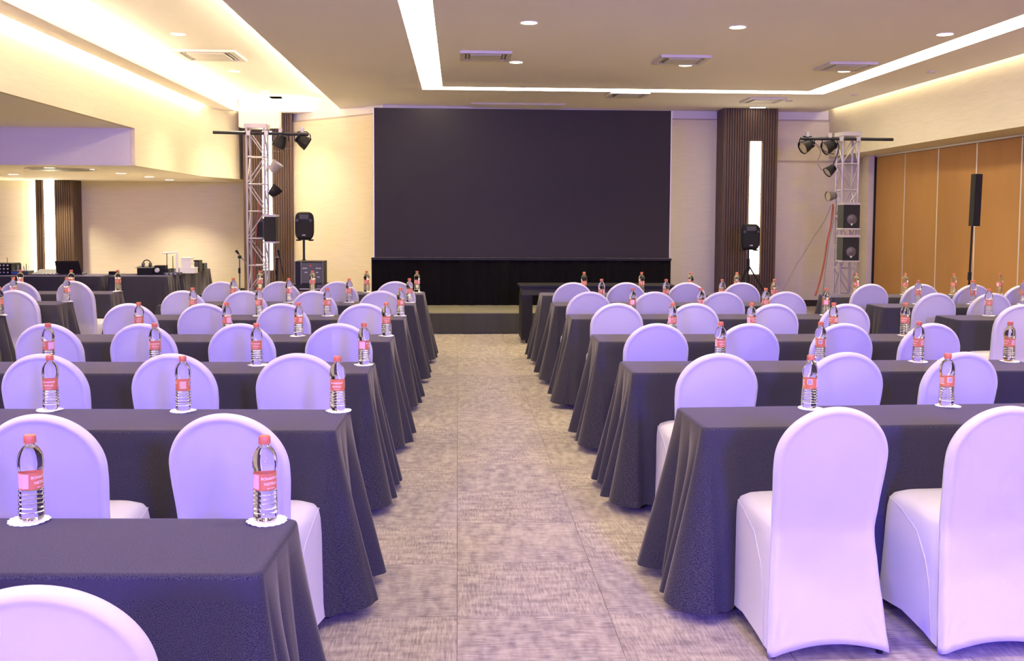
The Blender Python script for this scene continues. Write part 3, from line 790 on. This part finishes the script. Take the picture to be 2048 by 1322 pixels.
# ------------------------------------------------------------------ trusses
def truss(xc, y, H, w, label, flip):
    r = thing('lighting_truss', label, 'truss', (xc, y, 0))
    h = w/2
    ch = None
    for sx in (-1, 1):
        for sy in (-1, 1):
            if ch is None: ch = q = MB().tube([(0, 0, .03), (0, 0, H-.06)], .017, 10).build('chord', 'truss', r)
            else: q = ch.copy(); COL.objects.link(q)
            q.location = (sx*h, sy*h, 0)
    n = int((H-.12)/.38); dz = (H-.14)/n
    mats = {}
    for k in range(n):
        z = .06+k*dz
        for f in range(4):
            R_ = Matrix.Rotation(PI/2*f, 4, 'Z')
            for kind_ in ('rung', 'diag'):
                up_ = (k+(f > 1)+flip) % 2
                key = (kind_, up_, f)
                if key not in mats:
                    pts = [(-h, -h, 0), (h, -h, 0)] if kind_ == 'rung' else ([(-h, -h, .01), (h, -h, dz-.01)] if up_ else [(h, -h, .01), (-h, -h, dz-.01)])
                    q = MB().tube(pts, .0085, 6).xf(R_).build('brace', 'truss', r); mats[key] = q
                else: q = mats[key].copy(); COL.objects.link(q)
                q.location = (0, 0, z)
    MB().box(-h-.03, h+.03, -h-.03, h+.03, H-.06, H).build('top_plate', 'truss', r)
    MB().box(-.3, .3, -.3, .3, 0, .03).build('base_plate', 'fixture', r)
    return r
YT = 15.2
xl = X_at(515, YT, 2.2); HL = at(515, 249, Y=YT).z
truss(xl, YT, HL, .26, 'square silver lighting truss before the left bronze column', 0)
YTR = 15.0
xr = X_at(1694, YTR, 2.2); HR = at(1696, 265, Y=YTR).z
truss(xr, YTR, HR, .245, 'square silver lighting truss near the ochre partition', 1)
def crossbar(pa, pb, Y, name_l):
    a, b = at(*pa, Y=Y), at(*pb, Y=Y)
    o = MB().tube([(a.x, Y, a.z), (b.x, Y, b.z)], .024, 12)
    r = thing('crossbar', name_l, 'pipe', (0, 0, 0))
    o.build('pipe', 'black_pipe', r)
    return r, a, b
r, a, b = crossbar((426, 264.5), (617, 269), YT-.17, 'dark horizontal pipe clamped across the left truss')
for s in (497, 533):
    q = at(s, 266, Y=YT-.17); MB().box(q.x-.03, q.x+.03, YT-.20, YT-.12, q.z-.035, q.z+.035).build('clamp', 'truss', r)
r, a, b = crossbar((1601, 277), (1786, 279), YTR-.17, 'black horizontal pipe clamped across the right truss')
for s in (1682, 1716):
    q = at(s, 278, Y=YTR-.17); MB().box(q.x-.03, q.x+.03, YTR-.20, YTR-.12, q.z-.035, q.z+.035).build('clamp', 'truss', r)

def par_light(pos, direction, label, sz=1, dark='black', hang=True, side=0):
    r = thing('par_light', label, 'stage light', pos)
    d = Vector(direction).normalized(); Rm = d.to_track_quat('-Z', 'Y').to_matrix().to_4x4()
    MB().lathe([(.0001, .10), (.045, .10), (.062, .085), (.065, .05), (.078, .03), (.092, -.02), (.100, -.075), (.104, -.08), (.104, -.09), (.096, -.09), (.090, -.06)], 20, caps=False).xf(Rm @ Matrix.Scale(sz, 4)).build('housing', dark, r)
    MB().lathe([(.0001, -.075), (.090, -.075), (.092, -.070)], 20, caps=False).xf(Rm @ Matrix.Scale(sz, 4)).build('lens', 'lens_glass', r)
    fins = MB()
    for k in range(5): fins.lathe([(.066, .03+k*.013), (.072, .03+k*.013), (.072, .034+k*.013), (.066, .034+k*.013)], 16, caps=False)
    fins.xf(Rm @ Matrix.Scale(sz, 4)).build('cooling_fin', dark, r)
    if hang:
        yk = MB().tube([(-.115*sz, 0, 0), (-.115*sz, 0, .09*sz), (-.06*sz, 0, .135*sz), (.06*sz, 0, .135*sz), (.115*sz, 0, .09*sz), (.115*sz, 0, 0)], .008, 6)
        yk.build('yoke', dark, r)
        MB().box(-.022, .022, -.03, .03, .13*sz, .13*sz+.07).build('clamp', 'truss', r)
    else:
        MB().box(-.02+side*.09, .02+side*.09, -.02, .02, -.03, .03).tube([(side*.12, 0, 0), (side*.02, 0, 0)], .012, 6).build('clamp', 'truss', r)
    return r
q = at(561, 283, Y=YT-.17); par_light((q.x, q.y, q.z), (-.45, .1, -1), 'black par light hanging from left crossbar, nearer the truss')
q = at(605, 282, Y=YT-.17); par_light((q.x, q.y, q.z), (.85, .05, -.55), 'black par light hanging at the right end of the left crossbar')
q = at(546, 334, Y=YT-.15); par_light((q.x+.03, q.y, q.z), (.55, -.1, .75), 'upper par light on the side of the left truss, front turned up', .85, 'truss', False, -1)
q = at(545, 383, Y=YT-.15); par_light((q.x+.03, q.y, q.z), (.6, .2, .7), 'lower black par light on the side of the left truss', .85, 'black', False, -1)
q = at(1614, 291, Y=YTR-.17); par_light((q.x, q.y, q.z), (-.9, -.22, -.45), 'par light at the left end of the right crossbar, bright front')
q = at(1659, 293, Y=YTR-.17); par_light((q.x, q.y, q.z), (-.9, -.1, -.4), 'par light on the right crossbar, close to the truss')
q = at(1661, 340, Y=YTR-.15); par_light((q.x, q.y, q.z), (-.8, -.12, -.6), 'upper par light on the left side of the right truss', .8, 'black', False, 1)
q = at(1663, 392, Y=YTR-.15); par_light((q.x, q.y, q.z), (-.9, -.2, -.1), 'lower par light on the left side of the right truss', .75, 'fixture', False, 1)

# speakers bolted in the trusses
def box_speaker(cx, y, cz, w, d, h, label, front=True, rz=0):
    r = thing('truss_speaker', label, 'speaker', (cx, y, cz-h/2), rz)
    m = MB().box(-w/2, w/2, 0, d, 0, h).build('cabinet', 'black', r)
    MB().box(-w/2+.008, w/2-.008, -.006, 0, .008, h-.008).build('grille', 'grille', r)
    if front:
        MB().lathe([(.0001, .006), (.03, .003), (.032, .0), (.085, -.008), (.088, -.004), (.095, -.004)], 28, caps=False).xf(Matrix.Translation((.0, -.012, h*.38)) @ Matrix.Rotation(PI/2, 4, 'X') @ Matrix.Scale(.8, 4)).build('woofer', 'cone', r)
        MB().box(-.012, .012, -.010, -.005, h*.12, h*.2).build('badge', 'badge', r)
    b = MB().box(-w/2-.012, w/2+.012, -.012, d, h, h+.035).box(-w/2-.012, w/2+.012, -.012, d, -.025, 0)
    b.build('bracket', 'truss', r)
    return r
q = at(1693, 433, Y=YTR-.2); box_speaker(q.x, YTR-.40, q.z, .245, .24, .345, 'upper black box speaker on the front of the right truss')
q = at(1691.5, 497, Y=YTR-.2); box_speaker(q.x, YTR-.40, q.z, .245, .24, .345, 'lower black box speaker on the front of the right truss')
q = at(542, 458, Y=YT-.2); box_speaker(q.x+.02, YT-.40, q.z, .17, .24, .36, 'dark box speaker on the right front of the left truss', False)
q = at(521, 457, Y=YT); s = thing('power_box', 'dark box strapped inside the left truss at speaker height', 'box', (q.x, YT, q.z-.17))
MB().box(-.07, .06, -.05, .07, 0, .32).build('case', 'dark_grey', s); MB().box(-.05, .04, -.056, -.05, .05, .27).build('lid', 'black', s)

def cable(pts, Y, label, mt='cable', r=.006, jit=0):
    P = [at(x, y, Y=Y) for x, y in pts]
    # Catmull-Rom through the points
    out = []
    for i in range(len(P)-1):
        p0, p1, p2, p3 = P[max(i-1, 0)], P[i], P[i+1], P[min(i+2, len(P)-1)]
        for k in range(6):
            t_ = k/6
            out.append(.5*((2*p1)+(p2-p0)*t_+(2*p0-5*p1+4*p2-p3)*t_*t_+(3*p1-p0-3*p2+p3)*t_**3))
    out.append(P[-1])
    o = MB().tube(out, r, 6).build('cable', mt); tag(o, label, 'cable'); return o
cable([(1666, 408), (1664, 430), (1661, 455), (1655, 480), (1649, 520), (1643, 550), (1636, 575), (1630, 592)], YTR-.2, 'thick red-brown cable falling beside the right truss', 'red_cable', .014)
cable([(1668, 412), (1666, 445), (1660, 475), (1654, 515), (1649, 555), (1645, 590)], YTR-.16, 'pale thin cable beside the thick red-brown one', 'grey_cable', .006)
cable([(1662, 410), (1650, 440), (1630, 470), (1606, 510), (1590, 535), (1566, 580)], YTR+.2, 'thin dark cable slanting away from the right truss towards the wall', 'grey_cable', .005)
cable([(1625, 288), (1636, 295), (1641, 305), (1636, 320), (1636, 328), (1644, 340), (1652, 342)], YTR-.22, 'thin cable looping from the end light to the side light', 'grey_cable', .006)
cable([(1628, 284), (1644, 298), (1655, 305), (1668, 308)], YTR-.2, 'thin cable sagging between the two right crossbar lights', 'cable', .005)
cable([(1674, 282), (1678, 295), (1674, 310), (1668, 325), (1664, 335)], YTR-.19, 'dark cable bundle curling down the top of the right truss', 'cable', .010)
cable([(517, 400), (516, 430), (513, 460), (511, 500), (509, 540), (508, 575)], YT-.05, 'orange-red cable running down inside the left truss', 'red_cable', .012)
cable([(565, 298), (560, 303), (552, 302), (545, 304)], YT-.2, 'thin pale cable from the left crossbar light to the truss', 'grey_cable', .005)
cable([(592, 279), (585, 295), (575, 297), (566, 297)], YT-.2, 'thin cable loop between the two left crossbar lights', 'grey_cable', .004)

# ------------------------------------------------------------------ moulded speakers on stands
def pa_speaker(cx, y, zc, w, h, label, rz=0):
    r = thing('loudspeaker', label, 'speaker', (cx, y, zc-h/2), rz)
    mb = MB(); n = 40; d = .26
    def ring(sx, sz, yy):
        out = []
        for k in range(n):
            a = 2*PI*k/n; c_, s_ = math.cos(a), math.sin(a)
            x = sx*abs(c_)**.45*(1 if c_ > 0 else -1); z = sz*abs(s_)**.5*(1 if s_ > 0 else -1)
            x *= 1-.06*(z/sz < -.5)*abs(z/sz+.5)*2
            out.append((x, yy, h/2+z))
        return out
    rs = [ring(w*.1, h*.1, -.012), ring(w*.44, h*.455, -.006), ring(w*.49, h*.49, .012), ring(w*.5, h*.5, .04), ring(w*.46, h*.48, .16), ring(w*.32, h*.42, d)]
    vs = [v for R_ in rs for v in R_]
    fs = [(j*n+k, (j+1)*n+k, (j+1)*n+(k+1) % n, j*n+(k+1) % n) for j in range(len(rs)-1) for k in range(n)]+[tuple(range(n)), tuple((len(rs)-1)*n+k for k in range(n))[::-1]]
    mb.add(vs, fs, True); mb.build('cabinet', 'black', r)
    g_ = MB(); m_ = [(-w*.40, h*.10), (w*.40, h*.10), (w*.42, h*.55), (w*.30, h*.64), (-w*.30, h*.64), (-w*.42, h*.55)]
    g_.add([(x, -.020, z) for x, z in m_]+[(x, -.006, z) for x, z in m_], [(0, 1, 2, 3, 4, 5)]+[(k, 6+k, 6+(k+1) % 6, (k+1) % 6) for k in range(6)]); g_.build('grille', 'grille', r)
    MB().box(-w*.24, w*.24, -.018, -.004, h*.74, h*.90).box(-w*.16, w*.16, -.012, .0, h*.78, h*.86).build('horn', 'dark_grey', r)
    for s_ in (-1, 1): MB().lathe([(.0001, 0), (.022, 0), (.025, .006), (.018, .006)], 14, caps=False).xf(Matrix.Translation((s_*w*.36, -.014, h*.70)) @ Matrix.Rotation(PI/2, 4, 'X')).build('port', 'dark_grey', r)
    MB().box(-.024, .024, -.024, -.018, h*.16, h*.20).build('badge', 'badge', r)
    for s_ in (-1, 1): MB().box(s_*w*.33-.03, s_*w*.33+.03, .02, .15, -.012, .01).build('foot', 'black', r)
    return r
def stand(cx, y, ztop, label, spread=.42):
    r = thing('speaker_stand', label, 'stand', (cx, y, 0))
    MB().tube([(0, 0, .35), (0, 0, ztop)], .018, 10).build('pole', 'black_pipe', r)
    MB().tube([(0, 0, .75), (0, 0, .95)], .028, 10).build('collar', 'black', r)
    for k in range(3):
        a = PI/2+2*PI*k/3+.3
        MB().tube([(0, 0, .85), (spread*math.cos(a), spread*math.sin(a), .02)], .013, 8).build('leg', 'black', r)
        MB().tube([(0, 0, .40), (spread*.5*math.cos(a), spread*.5*math.sin(a), .44)], .009, 6).build('brace', 'black', r)
    return r
YSP = 15.2
q = at(608, 452, Y=YSP); pa_speaker(q.x, YSP, q.z, .28, .425, 'black rounded loudspeaker on a pole left of the video wall'); zb = q.z-.2125
stand(q.x-.02, YSP+.1, zb, 'black speaker stand behind the flight case, left of the video wall', .35)
q = at(1501, 474, Y=16); pa_speaker(q.x+.01, 16, q.z, .31, .425, 'black rounded loudspeaker in front of the right bronze column'); stand(q.x, 16.1, q.z-.2125, 'black tripod stand in front of the right bronze column', .5)
# column loudspeaker near the partition
q = at(1945, 400, Y=12.6)
r = thing('column_speaker', 'slim tall black column loudspeaker before the ochre partition', 'speaker', (q.x, 12.6, 0)); r.rotation_euler = (0, .022, 0)
z0_, z1_ = at(1940, 452, Y=12.6).z, at(1940, 348, Y=12.6).z
MB().box(-.045, .045, -.06, .06, z0_, z1_).build('cabinet', 'black', r); MB().box(-.038, .038, -.066, -.06, z0_+.01, z1_-.01).build('grille', 'grille', r)
MB().tube([(-.025, 0, .05), (-.025, 0, z0_)], .013, 10).build('pole', 'black', r); MB().tube([(-.025, 0, .82), (-.025, 0, .92)], .024, 10).build('collar', 'black', r)
MB().lathe([(.0001, .02), (.22, .02), (.22, .035), (.03, .06), (.0001, .06)], 24, c=(-.03, 0, 0), caps=False).build('base', 'black', r)

# flight case and amplifier left of the screen
q = at(621, 547, Y=14.9)
w_ = X_at(649, 14.9)-X_at(592, 14.9)
r = thing('flight_case', 'black flight case with faded lettering beside the video wall', 'case', (q.x, 14.75, at(621, 569, Y=14.75).z))
zh = at(621, 523, Y=14.75).z-at(621, 569, Y=14.75).z
MB().box(-w_/2, w_/2, 0, .4, 0, zh).build('case_body', 'black', r)
MB().box(-w_/2+.1, w_/2-.02, -.01, 0, .02, zh-.02).build('case_front', 'dark_grey', r)
for x in (-w_/2, -w_/2+.09, w_/2-.012): MB().box(x, x+.012, -.014, 0, 0, zh).build('edge_rail', 'fixture', r)
MB().add([(.0, -.012, zh*.78), (.045, -.012, zh*.78), (.022, -.012, zh*.88)], [(0, 1, 2)]).build('logo', 'red', r)
tx = MB()
for x, ww, z in [(-.09, .07, .68), (.03, .0, .68), (.10, .08, .68), (-.06, .05, .50), (.03, .05, .50), (.10, .04, .50), (.12, .05, .30)]:
    k = 0
    while k < ww-.008: tx.box(x+k, x+k+.008, -.0125, -.011, zh*z, zh*z+.018); k += .014
tx.build('lettering', 'badge', r)
zlow = at(621, 569, Y=14.75).z
r2 = thing('amplifier_rack', 'low black rack under the flight case, green cable loop on its side', 'case', (q.x, 14.7, 0))
MB().box(-.27, .27, 0, .48, 0.03, zlow).build('rack_body', 'black', r2); MB().box(-.13, .33, -.012, 0, zlow-.07, zlow-.055).build('front_rail', 'truss', r2)
MB().box(.12, .3, -.006, .1, zlow-.05, zlow+.0).build('front_unit', 'dark_grey', r2)
MB().lathe([(.0001, 0), (.02, 0), (.02, .01)], 12, caps=False).xf(Matrix.Translation((-.06, -.0, zlow-.16)) @ Matrix.Rotation(PI/2, 4, 'X')).build('knob', 'red', r2)
for x in (-.22, .22): MB().box(x-.03, x+.03, .03, .45, 0, .031).build('foot', 'black', r2)

# microphone stands by the left truss
def mic_stand(Y, base, top, boom_a, boom_b, label, dark):
    p = at(base, 560, Y=Y); t_ = at(*top, Y=Y)
    r = thing('microphone_stand', label, 'stand', (p.x, Y, 0))
    MB().tube([(0, 0, .04), (t_.x-p.x, 0, t_.z)], .011, 8).build('pole', dark, r)
    a, b = at(*boom_a, Y=Y), at(*boom_b, Y=Y)
    MB().tube([(a.x-p.x, 0, a.z), (b.x-p.x, 0, b.z)], .008, 6).build('boom', dark, r)
    MB().tube([(a.x-p.x, 0, a.z), (a.x-p.x+(b.x-a.x)*.22, 0, a.z+(b.z-a.z)*.22)], [.022, .014], 8).build('microphone', 'black', r)
    MB().tube([(t_.x-p.x-.02, 0, t_.z), (t_.x-p.x+.03, 0, t_.z)], .024, 8).build('boom_clutch', 'black', r)
    MB().tube([(0, 0, t_.z-.25), (0, 0, t_.z-.17)], .018, 8).build('collar', 'black', r)
    for k in range(3):
        an = PI/2+2*PI*k/3
        MB().tube([(0, 0, .10), (.3*math.cos(an), .3*math.sin(an), .012)], .009, 6).build('leg', dark, r)
mic_stand(15.6, 479, (479, 514), (472, 501), (497, 532), 'slim microphone stand with boom between side tables and left truss', 'fixture')
mic_stand(15.7, 553, (554, 517), (556, 500), (567, 552), 'dark microphone stand just right of the left truss', 'black')

# ------------------------------------------------------------------ control desk in the left bay
def big_cloth(pa, pb, D, label, seed, ang=None):
    """cloth-covered table whose front edge runs from pa to pb (world points); D is its depth away from the front"""
    L = (pb-pa).length; mb, uv = drape(L, D, seed, hem=.03, flare=.05)
    o = mb.build('tablecloth', 'cloth', None, None, uv, auto=False)
    an = math.atan2(pb.y-pa.y, pb.x-pa.x)
    o.matrix_world = Matrix.Translation((pa.x, pa.y, 0)) @ Matrix.Rotation(an, 4, 'Z')
    tag(o, 'grey cloth over '+label, 'tablecloth')
    t = thing('folding_table', label, 'table')
    MB().box(.02, L-.02, .02, D-.02, .715, .738).build('tabletop', 'dark_grey', t)
    for x in (.12, L-.12):
        for y in (.10, D-.1): MB().tube([(x, y, .0), (x, y, .716)], .014, 8).build('leg', 'fixture', t)
    t.matrix_world = o.matrix_world.copy()
pa = at(-260, 556, z=.75); pb = at(332, 556, z=.75); pa.y = pb.y = 14.25
big_cloth(pa, Vector((X_at(200, 14.25, .75), 14.25, .75)), .62, 'control desk table along the far left, carrying the laptop', 11)
big_cloth(Vector((X_at(200, 14.25, .75)+.10, 14.25, .75)), Vector((X_at(334, 14.25, .75), 14.25, .75)), .62, 'control desk table right of the laptop table', 12)
big_cloth(Vector((X_at(334, 14.25, .75)+.0, 15.0, .75)), Vector((X_at(334, 14.25, .75)+.0+.06, 15.0+1.5, .75)), .62, 'control desk table turned towards the back wall', 13)
ZT = .752
def deskbox(name, px0, px1, py0, Y, dep, label, cat, mt, dy=0):
    a, b = X_at(px0, Y, .85), X_at(px1, Y, .85); z1 = at((px0+px1)/2, py0, Y=Y).z
    r = thing(name, label, cat, ((a+b)/2, Y, ZT)); w = (b-a)/2
    MB().box(-w, w, 0, dep, 0, max(.02, z1-ZT)).build('body', mt, r); return r, w, max(.02, z1-ZT)
# mixing console with knobs
r, w, h = deskbox('equipment_rack', -30, 23, 527, 14.5, .3, 'black rack of control gear at the far left of the desk', 'equipment', 'black')
kb = None
for i in range(6):
    for k in range(3):
        q = MB().lathe([(.0001, .018), (.010, .018), (.012, 0)], 8, caps=False).xf(Matrix.Rotation(PI/2, 4, 'X')).build('knob', 'badge', r) if kb is None else kb.copy()
        if kb is None: kb = q
        else: COL.objects.link(q)
        q.location = (-w+.05+i*(2*w-.1)/5, -.001, .035+k*(h-.06)/2)
MB().tube([(w-.1, .1, h), (w-.1, .1, h+.08)], .004, 6).build('antenna', 'black', r)
# cable rack with upright plugs
r, w, h = deskbox('patch_box', 22, 56, 542, 14.45, .2, 'low box bristling with cable plugs, blue stripe on its front', 'equipment', 'dark_grey')
for i in range(9):
    x = -w+.02+i*(2*w-.04)/8; hh = .06+.04*((i*5) % 3)/2
    MB().tube([(x, .05, h), (x+.01*(i % 3-1), .05, h+hh)], .005, 6).build('plug', ('fixture', 'black', 'badge')[i % 3], r)
MB().box(-w, w*.2, -.005, 0, h*.45, h*.75).build('stripe', 'blue', r)
# mixer (sloping) and laptop
r, w, h = deskbox('mixing_console', 58, 116, 548, 14.4, .38, 'flat grey mixing console on the desk in front of the lit column', 'equipment', 'fixture')
MB().add([(-w, .14, h), (w, .14, h), (w, .38, h), (-w, .38, h), (-w, .38, h+.05), (w, .38, h+.05)], [(0, 1, 5, 4), (1, 2, 5), (0, 4, 3), (2, 3, 4, 5)]).build('meter_bridge', 'dark_grey', r)
for i in range(10): MB().box(-w+.03+i*(2*w-.06)/9-.006, -w+.03+i*(2*w-.06)/9+.006, .04+.02*(i % 3), .06+.02*(i % 3), h, h+.012).build('fader', 'badge', r)
a, b = X_at(119, 14.6, 1), X_at(168, 14.6, 1)
r = thing('laptop', 'open black laptop seen from behind, on the left desk', 'laptop', ((a+b)/2, 14.5, ZT), .1)
w = (b-a)/2; hz = at(143, 521.5, Y=14.5).z-ZT
MB().box(-w, w, .0, .26, 0, .02).build('keyboard_base', 'dark_grey', r)
MB().add([(-w, -.0, .015), (w, -.0, .015), (w, .012, .018), (-w, .012, .018), (-w-.01, -.05, hz), (w-.03, -.05, hz), (w-.03, -.038, hz), (-w-.01, -.038, hz)], [(0, 1, 5, 4), (1, 2, 6, 5), (2, 3, 7, 6), (3, 0, 4, 7), (4, 5, 6, 7), (0, 3, 2, 1)]).build('lid', 'black', r)
r, w, h = deskbox('power_adapter', 217, 233, 543, 14.6, .08, 'small black box alone in the middle of the desk', 'box', 'black')
MB().tube([(w, .04, .01), (w+.15, .05, .008), (w+.3, .12, .008)], .004, 6).build('lead', 'black', r)
# heap: case with headset on it
r, w, h = deskbox('open_case', 274, 304, 536, 14.55, .25, 'black shallow case on the desk, headset heaped on it', 'case', 'black')
MB().add([(-w-.04, 0, h), (w, 0, h), (w, .25, h+.02), (-w-.04, .25, h+.02)], [(0, 1, 2, 3)]).build('flap', 'dark_grey', r)
q = at(291, 527, Y=14.6)
hs = thing('headset', 'black headset lying on the open case', 'headset', (q.x, 14.66, ZT+h+.005))
MB().tube([(.055*math.cos(PI*k/10), 0, .05+.055*math.sin(PI*k/10)) for k in range(11)], .008, 8).build('headband', 'black', hs)
for s_ in (-1, 1): MB().lathe([(.0001, -.015), (.032, -.015), (.036, 0), (.032, .015), (.0001, .015)], 14, caps=False).xf(Matrix.Translation((s_*.05, 0, .037)) @ Matrix.Rotation(PI/2, 4, 'Y')).build('ear_cup', 'dark_grey', hs)
r, w, h = deskbox('video_camera', 309, 330, 531, 14.6, .14, 'small black camera with pale lens on the desk', 'camera', 'black')
MB().lathe([(.0001, -.03), (.03, -.03), (.034, 0)], 14, caps=False).xf(Matrix.Translation((-w*.4, -.02, h*.5)) @ Matrix.Rotation(-PI/2, 4, 'X')).build('lens', 'badge', r)
for i, (px, py) in enumerate([(332, 507), (344, 512)]):
    q = at(px, py, Y=14.62); MB().tube([((q.x-r.location.x), .06, .0), ((q.x-r.location.x), .06, q.z-ZT)], .005, 6).build('antenna', 'black', r)
# white lamp on a post with a long head
q = at(354, 540, Y=14.9); tp = at(354, 506, Y=14.9); hd = at(325, 508, Y=14.7); he = at(357, 502, Y=15.0)
r = thing('desk_lamp', 'white desk lamp with long thin head on the desk', 'lamp', (q.x, 14.9, ZT))
MB().box(-.13, .03, -.09, .09, 0, .014).build('base', 'white_plastic', r); MB().box(-.012, .018, -.012, .012, .014, tp.z-ZT).build('post', 'white_plastic', r)
MB().tube([(hd.x-q.x, -.18, tp.z-ZT), (he.x-q.x, .05, tp.z-ZT+.01)], .012, 8).build('head', 'white_plastic', r)
# stack of white boxes
z = ZT
for i, (x0, x1, hh, lb, mt) in enumerate([(359, 389, .085, 'wide pale plastic box, lowest of the white stack', 'white_plastic'), (363, 382, .075, 'small white box, middle of the stack', 'white_plastic'), (363, 381, .07, 'small white box, topmost of the stack', 'white_plastic')]):
    Y = 15.0; a, b = X_at(x0, Y, .9), X_at(x1, Y, .9)
    r = thing('storage_box', lb, 'box', ((a+b)/2, Y, z)); w = (b-a)/2
    MB().box(-w, w, 0, .18, 0, hh-.012).build('body', mt, r); MB().box(-w-.006, w+.006, -.006, .186, hh-.012, hh).build('lid', 'white_paint', r); z += hh+.0005
# black cases behind the stack
for i, (x0, x1, py, Y, lb) in enumerate([(382, 398, 521, 15.45, 'black box behind the white stack at the end of the desk'), (399, 408, 527, 15.95, 'small black box at the very end of the desk')]):
    r, w, h = deskbox('equipment_box', x0, x1, py, Y, .2, lb, 'box', 'black'); MB().box(-w+.01, w-.01, -.004, 0, .02, h-.02).build('front_plate', 'dark_grey', r)
cable([(411, 545), (414, 556), (409, 566), (412, 578), (408, 590)], 16.4, 'dark cable hanging down the end of the control desk', 'cable', .008)

for i, (px, Y, rr, lb) in enumerate([(337, 14.75, .075, 'loose coil of black cable between the camera and the lamp post'), (318, 14.85, .06, 'small coil of black cable behind the little camera')]):
    x = X_at(px, Y, .8); mb = MB()
    mb.tube([(rr*(1+.12*math.sin(k*1.7))*math.cos(k*.5), rr*.8*math.sin(k*.5), .012+.0016*k+.006*math.sin(k*2.1)) for k in range(46)], .007, 6)
    o = mb.build('cable_coil', 'cable', None, (x, Y, ZT)); tag(o, lb, 'cable')
x = X_at(343, 14.55, .8)
o = MB().box(-.11, .11, 0, .16, 0, .035).build('receiver_box', 'dark_grey', None, (x, 14.55, ZT)); tag(o, 'flat dark receiver box at the foot of the white lamp', 'equipment')
for k in range(3): MB().box(-.08+.06*k, -.05+.06*k, -.004, 0, .010, .024).build('button', 'badge', o)
